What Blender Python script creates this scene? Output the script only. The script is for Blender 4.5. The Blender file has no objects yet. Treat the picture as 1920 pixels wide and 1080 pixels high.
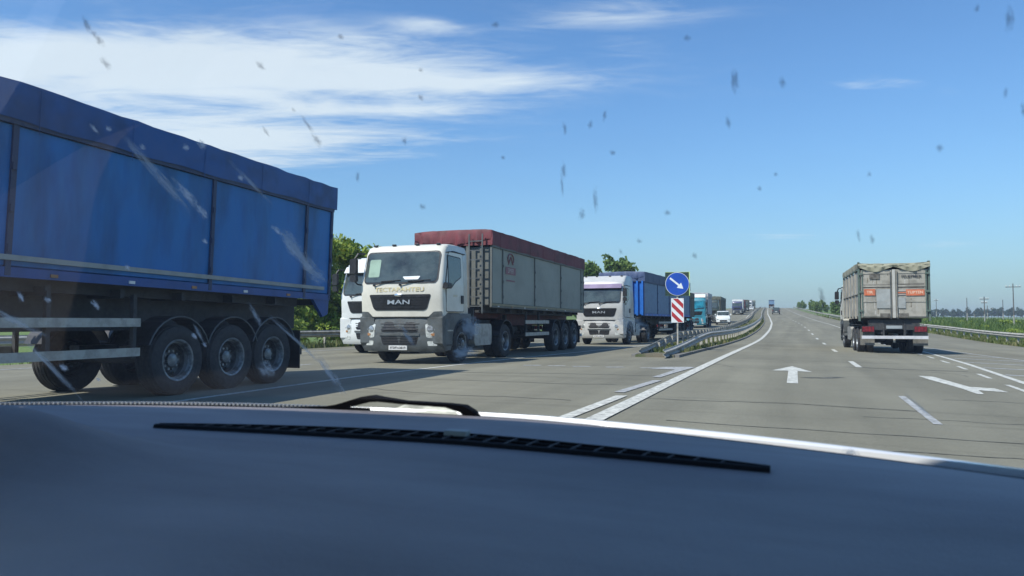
import bpy, math, random
import numpy as np
from mathutils import Vector, Matrix
random.seed(7); rng = np.random.default_rng(7)
S = bpy.context.scene
COL = S.collection
PI = math.pi
YAW = math.radians(20.9)                 # road heading, clockwise from world +Y
RX, RY = math.cos(YAW), -math.sin(YAW)   # unit to the right of the road
DX, DY = math.sin(YAW), math.cos(YAW)    # unit along the road
EYE = 1.12

# ---------------------------------------------------------------- camera
cam_d = bpy.data.cameras.new('camera'); cam = bpy.data.objects.new('camera', cam_d); COL.objects.link(cam)
cam.location = (0, 0, EYE)
cam.rotation_euler = (math.radians(90) + math.atan(63/1387.0), 0, 0)
cam_d.sensor_width = 36.0; cam_d.lens = 36.0*1387/1920
cam_d.clip_start = 0.02; cam_d.clip_end = 9000
cam_d.dof.use_dof = True; cam_d.dof.focus_distance = 26.0; cam_d.dof.aperture_fstop = 12.0
S.camera = cam

# ---------------------------------------------------------------- sun, sky, exposure
SUN_EL = math.radians(50)
sun_dir = Vector((-0.81*math.cos(SUN_EL), -0.585*math.cos(SUN_EL), math.sin(SUN_EL))).normalized()
sl = bpy.data.lights.new('sun', 'SUN'); sl.energy = 3.6; sl.angle = math.radians(0.53); sl.color = (1.0, 0.955, 0.88)
sun = bpy.data.objects.new('sun', sl); COL.objects.link(sun)
sun.rotation_euler = (-sun_dir).to_track_quat('-Z', 'Y').to_euler(); sun.location = (0, 0, 50)
S.view_settings.view_transform = 'Standard'; S.view_settings.look = 'None'
S.view_settings.exposure = 0.72; S.view_settings.gamma = 1.0; S.view_settings.use_curve_mapping = False

W = bpy.data.worlds.new('World'); S.world = W; W.use_nodes = True
nt = W.node_tree; nt.nodes.clear()
def wn(t, **k):
    n = nt.nodes.new(t)
    for a, b in k.items(): setattr(n, a, b)
    return n
def wl(a, b): nt.links.new(a, b)
def wmath(op, a, b=None, c=None, clamp=False):
    n = wn('ShaderNodeMath', operation=op, use_clamp=clamp)
    for i, v in enumerate((a, b, c)):
        if v is None: continue
        if isinstance(v, (int, float)): n.inputs[i].default_value = v
        else: wl(v, n.inputs[i])
    return n.outputs[0]
sky = wn('ShaderNodeTexSky', sky_type='NISHITA', sun_disc=False)
sky.sun_elevation = SUN_EL; sky.sun_rotation = math.atan2(sun_dir.x, sun_dir.y)
sky.altitude = 150; sky.air_density = 1.25; sky.dust_density = 0.35; sky.ozone_density = 2.2
tc = wn('ShaderNodeTexCoord'); sep = wn('ShaderNodeSeparateXYZ'); wl(tc.outputs['Generated'], sep.inputs[0])
zc = wmath('MAXIMUM', sep.outputs[2], 0.03)
px = wmath('DIVIDE', sep.outputs[0], zc); py = wmath('DIVIDE', sep.outputs[1], zc)
def comb(a, b):
    n = wn('ShaderNodeCombineXYZ')
    for i, v in enumerate((a, b)):
        wl(v, n.inputs[i])
    return n.outputs[0]
def wnoise(vec, sx, sy, detail=6, rough=.55, dist=0., off=(0, 0, 0)):
    m = wn('ShaderNodeMapping'); m.inputs['Scale'].default_value = (sx, sy, 1); m.inputs['Location'].default_value = off
    wl(vec, m.inputs['Vector'])
    n = wn('ShaderNodeTexNoise'); n.inputs['Scale'].default_value = 1; n.inputs['Detail'].default_value = detail
    n.inputs['Roughness'].default_value = rough; n.inputs['Distortion'].default_value = dist
    wl(m.outputs[0], n.inputs['Vector']); return n.outputs['Fac']
P = comb(px, py)
n1 = wnoise(P, .8, 1.9, 8, .62, 1.1, (3.1, 1.4, 0))
n2 = wnoise(P, 2.6, 6.5, 6, .62, 1.4, (1.7, 5.2, 0))
n3 = wnoise(P, .3, .5, 2, .5, 0, (8.2, 2.0, 0))
def blob(cx, cy, rx, ry, amp, rot=0.):
    dx = wmath('SUBTRACT', px, cx); dy = wmath('SUBTRACT', py, cy)
    c, s = math.cos(rot), math.sin(rot)
    a = wmath('DIVIDE', wmath('ADD', wmath('MULTIPLY', dx, c), wmath('MULTIPLY', dy, s)), rx)
    b = wmath('DIVIDE', wmath('SUBTRACT', wmath('MULTIPLY', dy, c), wmath('MULTIPLY', dx, s)), ry)
    d = wmath('ADD', wmath('MULTIPLY', a, a), wmath('MULTIPLY', b, b))
    return wmath('MULTIPLY', wmath('EXPONENT', wmath('MULTIPLY', d, -1.0)), amp)
BL = [(-2.0, 3.15, 1.6, .5, 1.0, -.0), (-.45, 3.02, .62, .17, .95, .0), (-.65, 3.45, .5, .10, .55, 0.), (-1.9, 4.3, 1.1, .55, .75, 0.),
      (-3.6, 3.8, 1.6, 1.2, .6, 0.), (-1.5, 2.72, 1.1, .26, .95, 0.), (-1.3, 3.95, .9, .3, .6, 0.), (-.28, 2.45, .16, .08, .34, .3), (.36, 2.35, .34, .14, .40, -.1), (.45, 2.65, .2, .12, .25, .3),
      (1.65, 3.05, .3, .10, .42, .25), (1.45, 3.1, .16, .05, .4, .2), (-5.5, 1.0, 2.6, 2.6, .5, 0), (3.2, 8.6, .9, .35, .32, 0), (5.6, 9.5, .6, .4, .34, 0), (-1.2, 1.9, 1.0, .14, .3, 0.),
      (4.0, -4.0, 3.0, 1.5, .4, .4), (-3, -6, 3.5, 1.5, .4, -.3)]
acc = None
for b_ in BL:
    o_ = blob(*b_); acc = o_ if acc is None else wmath('ADD', acc, o_)
tex = wmath('ADD', wmath('MULTIPLY', n1, .68), wmath('MULTIPLY', n2, .32))
m1 = wmath('ADD', acc, wmath('MULTIPLY', wmath('SUBTRACT', tex, .50), 3.0))
m1 = wmath('ADD', m1, .10)
mr = wn('ShaderNodeMapRange', interpolation_type='SMOOTHSTEP'); wl(m1, mr.inputs['Value'])
mr.inputs['From Min'].default_value = 0.10; mr.inputs['From Max'].default_value = 1.3
mk = wmath('MULTIPLY', mr.outputs[0], wmath('MINIMUM', wmath('MULTIPLY', acc, 2.4), 1.0), None)
mk = wmath('MULTIPLY', mk, .86, None, True)
up = wmath('GREATER_THAN', sep.outputs[2], 0.0)
mk = wmath('MULTIPLY', mk, up)
mix = wn('ShaderNodeMix', data_type='RGBA'); wl(mk, mix.inputs['Factor'])
hzf = wmath('EXPONENT', wmath('MULTIPLY', wmath('MAXIMUM', sep.outputs[2], 0.0), -9.0))       # pale blue air low in the sky
mxh = wn('ShaderNodeMix', data_type='RGBA'); wl(wmath('MULTIPLY', hzf, .88), mxh.inputs['Factor']); gn = wn('ShaderNodeMix', data_type='RGBA', blend_type='MULTIPLY'); gn.inputs['Factor'].default_value = 1; gn.inputs['B'].default_value = (.54, .80, 1.07, 1); wl(sky.outputs[0], gn.inputs['A'])
wl(gn.outputs['Result'], mxh.inputs['A']); mxh.inputs['B'].default_value = (2.0, 2.75, 3.35, 1)
wl(mxh.outputs['Result'], mix.inputs['A'])
mix.inputs['B'].default_value = (5.3, 5.9, 6.4, 1)
bg = wn('ShaderNodeBackground'); bg.inputs['Strength'].default_value = 0.10; wl(mix.outputs['Result'], bg.inputs['Color'])
wo = wn('ShaderNodeOutputWorld'); wl(bg.outputs[0], wo.inputs[0])

# ---------------------------------------------------------------- road frame
_T = np.arange(-200, 2600, 2.0)
_ZT = np.interp(_T, [-200, 25, 40, 55, 66, 84, 110, 135, 200, 300, 400, 450, 520, 700, 1000, 2600],
                    [0, 0, -.06, -.06, .08, .42, .9, 1.35, 2.95, 5.6, 8.2, 9.0, 8.9, 6.5, 4, 4])
_CT = np.interp(_T, [-200, 45, 80, 110, 150, 200, 300, 400, 600, 2600], [0, 0, -.25, -.9, -2.3, -4.3, -7.5, -10.5, -20, -150])
_k = np.exp(-np.linspace(-2, 2, 13)**2); _k /= _k.sum()
def _sm(a):
    p = np.concatenate([np.full(6, a[0]), a, np.full(6, a[-1])]); return np.convolve(p, _k, 'valid')
_ZT = _sm(_ZT); _CT = _sm(_CT)
def prof(t): return np.interp(t, _T, _ZT)
def curve(t): return np.interp(t, _T, _CT)
def cross(s):
    s = np.asarray(s, float)
    return np.where(s > -2, -.02*(np.minimum(s, 13)+2), 0) - .55*np.clip((s-13.2)/5, 0, 1) - .4*np.clip((-19.3-s)/5, 0, 1)
def hz(s, t): return prof(t) + cross(s)
def wpos(s, t, dz=0.):
    """road coordinates (metres right of / along the road) to a world point on the surface"""
    ss = s + curve(t)
    return Vector((float(ss*RX + t*DX), float(ss*RY + t*DY), float(hz(s, t) + dz)))
def heading(t): 
    return YAW + math.atan((curve(t+2)-curve(t-2))/4.0)

# ---------------------------------------------------------------- materials
MATS = {}
def mat(name, col, rough=.6, metal=0., var=.12, vscale=3., col2=None, mixlo=.45, mixhi=.62, bump=0., bscale=40., spec=.5, coat=0., emit=None, detail=6, stretch=None, generated=False, dust=0., dustcol=(.30, .27, .22)):
    if name in MATS: return MATS[name]
    m = bpy.data.materials.new(name); m.use_nodes = True; t = m.node_tree; b = t.nodes['Principled BSDF']; MATS[name] = m
    N = t.nodes.new; L = t.links.new
    co = N('ShaderNodeTexCoord'); src = co.outputs['Object']
    if stretch:
        mp = N('ShaderNodeMapping'); mp.inputs['Scale'].default_value = stretch; L(src, mp.inputs[0]); src = mp.outputs[0]
    no = N('ShaderNodeTexNoise'); no.inputs['Scale'].default_value = vscale; no.inputs['Detail'].default_value = detail; no.inputs['Roughness'].default_value = .6; L(src, no.inputs['Vector'])
    rp = N('ShaderNodeMapRange'); rp.inputs['From Min'].default_value = mixlo; rp.inputs['From Max'].default_value = mixhi; L(no.outputs['Fac'], rp.inputs['Value'])
    mx = N('ShaderNodeMix'); mx.data_type = 'RGBA'; L(rp.outputs[0], mx.inputs['Factor'])
    c2 = col2 if col2 else tuple(c*(1-var*1.6) for c in col)
    mx.inputs['A'].default_value = (*col, 1); mx.inputs['B'].default_value = (*c2, 1); out = mx.outputs['Result']
    if dust > 0:
        n2_ = N('ShaderNodeTexNoise'); n2_.inputs['Scale'].default_value = vscale*2.7; n2_.inputs['Detail'].default_value = 8; n2_.inputs['Roughness'].default_value = .7; L(src, n2_.inputs['Vector'])
        r2 = N('ShaderNodeMapRange'); r2.inputs['From Min'].default_value = .35; r2.inputs['From Max'].default_value = .75; r2.inputs['To Max'].default_value = dust; L(n2_.outputs['Fac'], r2.inputs['Value'])
        mx2 = N('ShaderNodeMix'); mx2.data_type = 'RGBA'; L(r2.outputs[0], mx2.inputs['Factor']); L(out, mx2.inputs['A']); mx2.inputs['B'].default_value = (*dustcol, 1); out = mx2.outputs['Result']
    L(out, b.inputs['Base Color'])
    b.inputs['Roughness'].default_value = rough; b.inputs['Metallic'].default_value = metal
    b.inputs['Specular IOR Level'].default_value = spec; b.inputs['Coat Weight'].default_value = coat
    if bump:
        nb = N('ShaderNodeTexNoise'); nb.inputs['Scale'].default_value = bscale; nb.inputs['Detail'].default_value = 4; L(src, nb.inputs['Vector'])
        bp = N('ShaderNodeBump'); bp.inputs['Strength'].default_value = bump; bp.inputs['Distance'].default_value = .02; L(nb.outputs['Fac'], bp.inputs['Height']); L(bp.outputs[0], b.inputs['Normal'])
    if emit: b.inputs['Emission Color'].default_value = (*emit[0], 1); b.inputs['Emission Strength'].default_value = emit[1]
    return m
def hexc(r, g, b):
    f = lambda c: ((c/255+.055)/1.055)**2.4 if c > 10 else c/255/12.92
    return (f(r), f(g), f(b))

M_TYRE = mat('tyre_rubber', (.022, .022, .024), .85, var=.3, vscale=8, dust=.35, dustcol=(.10, .095, .085))
M_RIM = mat('rim_steel', (.13, .14, .145), .45, .3, var=.4, vscale=9, dust=.6, dustcol=(.08, .075, .07))
M_CHASSIS = mat('chassis_dark', (.028, .03, .034), .7, var=.3, vscale=5, dust=.4, dustcol=(.09, .085, .075))
M_CHASSIS_RED = mat('chassis_red', (.12, .022, .02), .7, var=.3, vscale=5, dust=.4, dustcol=(.10, .08, .07))
M_ALU = mat('dusty_aluminium', (.42, .42, .40), .5, .5, var=.2, vscale=6, dust=.5)
M_ZINC = mat('galvanised_steel', (.50, .48, .42), .6, .05, var=.25, vscale=4, dust=.45, dustcol=(.26, .24, .19))
M_GLASS = mat('cab_glass', (.055, .075, .07), .06, var=.5, vscale=1.3, spec=.8, dust=.22, dustcol=(.16, .17, .15))
M_GLASS_T = mat('teal_glass', (.02, .20, .27), .08, var=.4, vscale=1.2, spec=.8)
M_BLACK = mat('black_plastic', (.018, .018, .02), .5, var=.3, vscale=6)
M_GREYPL = mat('grey_plastic', (.085, .10, .105), .55, var=.3, vscale=3, dust=.4, dustcol=(.16, .15, .13))
M_LENS = mat('headlamp_lens', (.62, .64, .60), .3, .1, var=.3, vscale=14, spec=.8)
M_REFL = mat('lamp_reflector', (.42, .43, .42), .25, .5, var=.3, vscale=20)
M_CHROME = mat('chrome', (.75, .75, .76), .18, .95, var=.1)
M_RED = mat('red_lens', (.20, .012, .018), .35, var=.3, vscale=12)
M_AMBER = mat('amber_lens', (.40, .20, .09), .25, var=.2)
M_WHITE = mat('white_plate', (.7, .7, .68), .5, var=.1)
M_PAPER = mat('paper', (.75, .78, .78), .7, var=.05)

# ---------------------------------------------------------------- mesh builder
class MB:
    def __init__(s): s.v = []; s.f = []; s.m = []; s.mi = 0
    def add(s, vs, fs):
        o = len(s.v); s.v.extend([tuple(p) for p in vs]); s.f.extend([tuple(i+o for i in f) for f in fs]); s.m.extend([s.mi]*len(fs)); return s
    def box(s, x0, x1, y0, y1, z0, z1):
        return s.add([(x0,y0,z0),(x1,y0,z0),(x1,y1,z0),(x0,y1,z0),(x0,y0,z1),(x1,y0,z1),(x1,y1,z1),(x0,y1,z1)],
                     [(0,3,2,1),(4,5,6,7),(0,1,5,4),(1,2,6,5),(2,3,7,6),(3,0,4,7)])
    def prism(s, pts, a0, a1, axis='x'):
        n = len(pts)
        f = {'x': lambda p, a: (a, p[0], p[1]), 'y': lambda p, a: (p[0], a, p[1]), 'z': lambda p, a: (p[0], p[1], a)}[axis]
        vs = [f(p, a0) for p in pts] + [f(p, a1) for p in pts]
        fs = [tuple(range(n))[::-1], tuple(range(n, 2*n))] + [(i, (i+1) % n, n+(i+1) % n, n+i) for i in range(n)]
        return s.add(vs, fs)
    def cyl(s, p0, p1, r0, n=10, r1=None):
        r1 = r0 if r1 is None else r1
        p0 = Vector(p0); p1 = Vector(p1); d = (p1-p0).normalized()
        u = d.orthogonal().normalized(); w = d.cross(u)
        vs = [p0 + (u*math.cos(2*PI*i/n)+w*math.sin(2*PI*i/n))*r0 for i in range(n)] + [p1 + (u*math.cos(2*PI*i/n)+w*math.sin(2*PI*i/n))*r1 for i in range(n)]
        return s.add(vs, [tuple(range(n))[::-1], tuple(range(n, 2*n))] + [(i, (i+1) % n, n+(i+1) % n, n+i) for i in range(n)])
    def tube(s, path, r, n=8):
        path = [Vector(p) for p in path]; rings = []
        up = Vector((0.13, .27, 1)).normalized()
        for i, p in enumerate(path):
            d = (path[min(i+1, len(path)-1)] - path[max(i-1, 0)]).normalized()
            u = d.cross(up).normalized(); w = u.cross(d)
            rr = r[i] if isinstance(r, (list, tuple)) else r
            rings.append([p + (u*math.cos(2*PI*k/n)+w*math.sin(2*PI*k/n))*rr for k in range(n)])
        return s.rings(rings)
    def rings(s, rings, closed=True, caps=True):
        n = len(rings[0]); vs = [p for r in rings for p in r]; fs = []
        for i in range(len(rings)-1):
            for k in range(n if closed else n-1):
                k2 = (k+1) % n
                fs.append((i*n+k, i*n+k2, (i+1)*n+k2, (i+1)*n+k))
        if caps: fs += [tuple(range(n))[::-1], tuple(range((len(rings)-1)*n, len(rings)*n))]
        return s.add(vs, fs)
    def lathe(s, prof_, c, axis='x', n=28, caps=True):
        """prof_: (offset along axis, radius)"""
        rings = []
        for a, r in prof_:
            ring = []
            for i in range(n):
                q = 2*PI*i/n
                if axis == 'x': ring.append((c[0]+a, c[1]+r*math.cos(q), c[2]+r*math.sin(q)))
                elif axis == 'z': ring.append((c[0]+r*math.cos(q), c[1]+r*math.sin(q), c[2]+a))
                else: ring.append((c[0]+r*math.cos(q), c[1]+a, c[2]+r*math.sin(q)))
            rings.append(ring)
        return s.rings(rings, caps=caps)
    def patch(s, outline, fn, off, rings=5, base=0.):
        o2 = []
        for i, p in enumerate(outline):
            q = outline[(i+1) % len(outline)]; k = max(1, int(math.hypot(q[0]-p[0], q[1]-p[1])/.13))
            o2 += [(p[0]+(q[0]-p[0])*j/k, p[1]+(q[1]-p[1])*j/k) for j in range(k)]
        outline = o2
        n = len(outline); cx = sum(p[0] for p in outline)/n; cy = sum(p[1] for p in outline)/n
        vs = [fn(cx, cy, off)]
        for r in range(1, rings+1):
            k = r/rings
            vs += [fn(cx+(p[0]-cx)*k, cy+(p[1]-cy)*k, off) for p in outline]
        vs += [fn(p[0], p[1], base) for p in outline]
        fs = [(0, 1+i, 1+(i+1) % n) for i in range(n)]
        for r in range(rings):
            o = 1+r*n
            fs += [(o+i, o+n+i, o+n+(i+1) % n, o+(i+1) % n) for i in range(n)]
        return s.add(vs, fs)
    def build(s, name, mats, parent=None, smooth=False, bevel=0., **props):
        me = bpy.data.meshes.new(name); me.from_pydata(s.v, [], s.f)
        if not isinstance(mats, (list, tuple)): mats = [mats]
        for m in mats: me.materials.append(m)
        if len(mats) > 1: me.polygons.foreach_set('material_index', s.m)
        me.update()
        import bmesh
        bm = bmesh.new(); bm.from_mesh(me); bmesh.ops.recalc_face_normals(bm, faces=bm.faces)
        if bevel: bmesh.ops.bevel(bm, geom=[e for e in bm.edges if e.is_manifold and e.calc_face_angle(0) > .6], offset=bevel, segments=2, affect='EDGES', profile=.6)
        bm.to_mesh(me); bm.free()
        if smooth:
            me.polygons.foreach_set('use_smooth', [True]*len(me.polygons)); me.set_sharp_from_angle(angle=math.radians(38))
        return link(name, me, parent, **props)
def link(name, me, parent=None, **props):
    o = bpy.data.objects.new(name, me); COL.objects.link(o)
    if parent: o.parent = parent
    for k, v in props.items(): o[k] = v
    return o
def root(name, label, cat, loc=(0, 0, 0), rz=0., group=None):
    o = bpy.data.objects.new(name, None); COL.objects.link(o); o.empty_display_size = .3
    o.location = loc; o.rotation_euler = (0, 0, rz); o['label'] = label; o['category'] = cat
    if group: o['group'] = group
    return o
def tag(o, label, cat, group=None):
    o['label'] = label; o['category'] = cat
    if group: o['group'] = group
    return o
def copy_tree(o, parent=None):
    c = o.copy(); COL.objects.link(c); c.parent = parent
    for ch in list(o.children): copy_tree(ch, c)
    return c
def text_mesh(txt, size, m, name, parent, loc, rot, sx=1., depth=.004, bold=.0, align='CENTER'):
    cu = bpy.data.curves.new(name, 'FONT'); cu.body = txt; cu.size = size; cu.extrude = depth; cu.offset = bold
    cu.align_x = align; cu.align_y = 'CENTER'; cu.resolution_u = 2
    to = bpy.data.objects.new('tmp', cu); COL.objects.link(to)
    me = bpy.data.meshes.new_from_object(to); bpy.data.objects.remove(to)
    me.materials.clear(); me.materials.append(m)
    o = link(name, me, parent); o.location = loc; o.rotation_euler = rot; o.scale = (sx, 1, 1); return o
def rrect(x0, x1, z0, z1, r=.08, n=4):
    pts = []
    for cx, cz, a in ((x1-r, z1-r, 0), (x0+r, z1-r, 90), (x0+r, z0+r, 180), (x1-r, z0+r, 270)):
        for i in range(n+1):
            q = math.radians(a+90*i/n); pts.append((cx+r*math.cos(q), cz+r*math.sin(q)))
    return pts
def rpoly(pts, r=.05, n=3):
    out = []
    for i, p in enumerate(pts):
        a = Vector(pts[i-1]); b = Vector(p); c = Vector(pts[(i+1) % len(pts)])
        u = (a-b); v = (c-b); ru = min(r, u.length*.45); rv = min(r, v.length*.45)
        p0 = b+u.normalized()*ru; p1 = b+v.normalized()*rv
        for k in range(n+1):
            q = k/n; out.append(tuple((1-q)**2*p0 + 2*q*(1-q)*b + q*q*p1))
    return out

# ---------------------------------------------------------------- ground, road
def surface(name, svals, tvals, m, dz=0., hfun=None, **props):
    sv = np.array(svals); tv = np.array(tvals); SS, TT = np.meshgrid(sv, tv)
    c = curve(TT); H = (hz(SS, TT) if hfun is None else hfun(SS, TT)) + dz
    X = (SS+c)*RX + TT*DX; Y = (SS+c)*RY + TT*DY
    v = np.stack([X, Y, H], -1).reshape(-1, 3); ns = len(sv); nt_ = len(tv)
    i = np.arange((nt_-1)*(ns-1)); r = i//(ns-1); q = i % (ns-1); a = r*ns+q
    f = np.stack([a, a+1, a+1+ns, a+ns], -1)
    me = bpy.data.meshes.new(name); me.from_pydata(v.tolist(), [], f.tolist()); me.materials.append(m)
    me.polygons.foreach_set('use_smooth', [True]*len(me.polygons))
    return link(name, me, None, **props)
def terrain(s, t):
    far = -1.35 + .0063*np.hypot(s, t)
    wr = np.clip((s-16)/70, 0, 1); wr = wr*wr*(3-2*wr)
    wl_ = np.clip((-30-s)/200, 0, 1)
    base = prof(t) + cross(s)
    z = base*(1-wr) + far*wr
    z = z*(1-wl_) + 1.5*wl_
    onroad = (s > -19.3) & (s < 13.3)
    return np.where(onroad, base-.12, z-.035)
tv = np.concatenate([np.arange(-60, 260, 5), np.arange(260, 700, 20), np.arange(700, 2500, 120)])
sv = np.concatenate([np.arange(-2400, -300, 150), np.arange(-300, -40, 20), np.arange(-40, -19, 2), [-19.3, -19.2], np.arange(-16, 13, 4), [13.2, 13.3], np.arange(15, 40, 2), np.arange(40, 120, 8), np.arange(120, 500, 30), np.arange(500, 2600, 150)])

def ground_mat():
    m = bpy.data.materials.new('verge_grass_ground'); m.use_nodes = True; t = m.node_tree; b = t.nodes['Principled BSDF']; N = t.nodes.new; L = t.links.new
    co = N('ShaderNodeTexCoord')
    def noise(sc, de=6, ro=.6):
        n = N('ShaderNodeTexNoise'); n.inputs['Scale'].default_value = sc; n.inputs['Detail'].default_value = de; n.inputs['Roughness'].default_value = ro; L(co.outputs['Object'], n.inputs['Vector']); return n.outputs['Fac']
    cr = N('ShaderNodeValToRGB'); L(noise(.35, 9, .7), cr.inputs[0]); e = cr.color_ramp
    e.elements[0].position = .3; e.elements[0].color = (.07, .13, .03, 1); e.elements[1].position = .72; e.elements[1].color = (.20, .20, .10, 1)
    x = e.elements.new(.5); x.color = (.11, .17, .05, 1)
    L(cr.outputs[0], b.inputs['Base Color']); b.inputs['Roughness'].default_value = .95; b.inputs['Specular IOR Level'].default_value = .1
    return m
def field_mat():
    m = bpy.data.materials.new('crop_field'); m.use_nodes = True; t = m.node_tree; b = t.nodes['Principled BSDF']; N = t.nodes.new; L = t.links.new
    co = N('ShaderNodeTexCoord'); mp = N('ShaderNodeMapping'); mp.inputs['Rotation'].default_value = (0, 0, .3); mp.inputs['Scale'].default_value = (.006, .03, 1); L(co.outputs['Object'], mp.inputs[0])
    n = N('ShaderNodeTexNoise'); n.inputs['Scale'].default_value = 1; n.inputs['Detail'].default_value = 8; n.inputs['Roughness'].default_value = .7; L(mp.outputs[0], n.inputs['Vector'])
    cr = N('ShaderNodeValToRGB'); L(n.outputs['Fac'], cr.inputs[0]); e = cr.color_ramp
    e.elements[0].position = .3; e.elements[0].color = (.085, .145, .05, 1); e.elements[1].position = .7; e.elements[1].color = (.15, .21, .08, 1)
    L(cr.outputs[0], b.inputs['Base Color']); b.inputs['Roughness'].default_value = .95; b.inputs['Specular IOR Level'].default_value = .1
    return m
def asphalt_mat():
    m = bpy.data.materials.new('worn_asphalt'); m.use_nodes = True; t = m.node_tree; b = t.nodes['Principled BSDF']; N = t.nodes.new; L = t.links.new
    co = N('ShaderNodeTexCoord'); mp = N('ShaderNodeMapping'); mp.inputs['Rotation'].default_value = (0, 0, YAW); L(co.outputs['Object'], mp.inputs[0])
    def noise(sc, de=6, ro=.6, st=None):
        src = mp.outputs[0]
        if st: q = N('ShaderNodeMapping'); q.inputs['Scale'].default_value = st; L(src, q.inputs[0]); src = q.outputs[0]
        n = N('ShaderNodeTexNoise'); n.inputs['Scale'].default_value = sc; n.inputs['Detail'].default_value = de; n.inputs['Roughness'].default_value = ro; L(src, n.inputs['Vector']); return n.outputs['Fac']
    def rng_(v, a, b_, c, d):
        r = N('ShaderNodeMapRange'); r.inputs['From Min'].default_value = a; r.inputs['From Max'].default_value = b_; r.inputs['To Min'].default_value = c; r.inputs['To Max'].default_value = d; L(v, r.inputs['Value']); return r.outputs[0]
    def mul(a, b_):
        r = N('ShaderNodeMath'); r.operation = 'MULTIPLY'; L(a, r.inputs[0]); L(b_, r.inputs[1]); return r.outputs[0]
    big = rng_(noise(.22, 5), .3, .7, .84, 1.12)
    lanes = rng_(noise(1, 4, .5, (.9, .035, 1)), .35, .65, .84, 1.10)       # wheel-worn bands along the road
    grit = rng_(noise(28, 8, .8), .3, .7, .80, 1.20)
    crs = mul(rng_(noise(1, 5, .6, (.12, 2.2, 1)), .56, .66, 1.0, .86), rng_(noise(.55, 7, .65, (1, .5, 1)), .55, .75, 1.0, .80))          # transverse seams and stains
    v = mul(mul(big, lanes), mul(grit, crs))
    cc = N('ShaderNodeMix'); cc.data_type = 'RGBA'; cc.blend_type = 'MULTIPLY'; cc.inputs['Factor'].default_value = 1
    cc.inputs['A'].default_value = (.196, .186, .138, 1); L(v, cc.inputs['B']); L(cc.outputs['Result'], b.inputs['Base Color'])
    b.inputs['Roughness'].default_value = .92; b.inputs['Specular IOR Level'].default_value = .25
    bp = N('ShaderNodeBump'); bp.inputs['Strength'].default_value = .5; bp.inputs['Distance'].default_value = .006; L(noise(70, 3), bp.inputs['Height']); L(bp.outputs[0], b.inputs['Normal'])
    return m
def paint_mat(name, col, wear):
    m = bpy.data.materials.new(name); m.use_nodes = True; t = m.node_tree; b = t.nodes['Principled BSDF']; N = t.nodes.new; L = t.links.new
    co = N('ShaderNodeTexCoord'); n = N('ShaderNodeTexNoise'); n.inputs['Scale'].default_value = 9; n.inputs['Detail'].default_value = 9; n.inputs['Roughness'].default_value = .75; L(co.outputs['Object'], n.inputs['Vector'])
    r = N('ShaderNodeMapRange'); r.inputs['From Min'].default_value = .42; r.inputs['From Max'].default_value = .62; r.inputs['To Max'].default_value = wear; L(n.outputs['Fac'], r.inputs['Value'])
    x = N('ShaderNodeMix'); x.data_type = 'RGBA'; L(r.outputs[0], x.inputs['Factor']); x.inputs['A'].default_value = (*col, 1); x.inputs['B'].default_value = (.17, .165, .15, 1)
    L(x.outputs['Result'], b.inputs['Base Color']); b.inputs['Roughness'].default_value = .8; b.inputs['Specular IOR Level'].default_value = .2
    return m
M_ROAD = asphalt_mat(); M_GROUND = ground_mat(); M_FIELD = field_mat()
M_PAINT = paint_mat('road_paint', (.62, .62, .55), .75); M_FADED = paint_mat('faded_road_paint', (.42, .43, .42), .85)
M_TAR = mat('tar_seam', (.115, .112, .09), .85, var=.4, vscale=5)

def fmask(s, t): return terrain(s, t)
surface('ground', sv, tv, M_GROUND, 0, terrain, kind='structure')
surface('field', np.concatenate([np.arange(30, 120, 6), np.arange(120, 900, 40)]), np.concatenate([np.arange(-20, 260, 20), np.arange(260, 1500, 60)]), M_FIELD, .12, terrain, kind='structure')
def pave(name, t0, t1, sl_, sr_, n, dz=0.):
    tt = np.concatenate([np.arange(t0, min(t1, 260), 3), np.arange(260, t1+.1, 12)]) if t1 > 260 else np.linspace(t0, t1, n)
    return tt
# one asphalt sheet; the right edge narrows beyond the merging lane
tt = np.concatenate([np.arange(-40, 260, 2.5), np.arange(260, 640, 10)])
def edge_r(t): return np.interp(t, [-40, 75, 130, 640], [12.6, 12.2, 9.4, 8.6])
fr = np.linspace(0, 1, 17)
vs = []; 
for t in tt:
    er = float(edge_r(t))
    for q in fr:
        s = -19.0 + q*(er+19.0); p = wpos(s, t); vs.append(p)
ns = len(fr); fs = [(r*ns+q, r*ns+q+1, (r+1)*ns+q+1, (r+1)*ns+q) for r in range(len(tt)-1) for q in range(ns-1)]
b_ = MB(); b_.add(vs, fs); road = b_.build('road', M_ROAD, None, smooth=True, kind='structure')

# median: low dirt and grass strip with a kerb
def strip(b, sfa, sfb, t0, t1, dz, step=2.0):
    ts = np.arange(t0, t1+step*.5, step); n = len(ts); V = []
    for t in ts:
        V += [wpos(sfa(t) if callable(sfa) else sfa, t, dz), wpos(sfb(t) if callable(sfb) else sfb, t, dz)]
    b.add(V, [(2*i, 2*i+1, 2*i+3, 2*i+2) for i in range(n-1)])
M_KERB = mat('kerb_concrete', (.17, .165, .15), .9, var=.25, vscale=3, dust=.3)
M_DIRT = mat('median_dirt', (.17, .15, .11), .95, var=.4, vscale=1.2, col2=(.08, .10, .04))
def med_l(t): return float(np.interp(t, [23, 36, 70, 150, 400], [-4.75, -5.5, -5.95, -6.1, -6.1]))
def med_r(t): return float(np.interp(t, [23, 36, 70, 400], [-3.55, -3.35, -3.2, -3.1]))
mb = MB(); ts = np.arange(23.5, 560, 2.5); V = []
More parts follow.
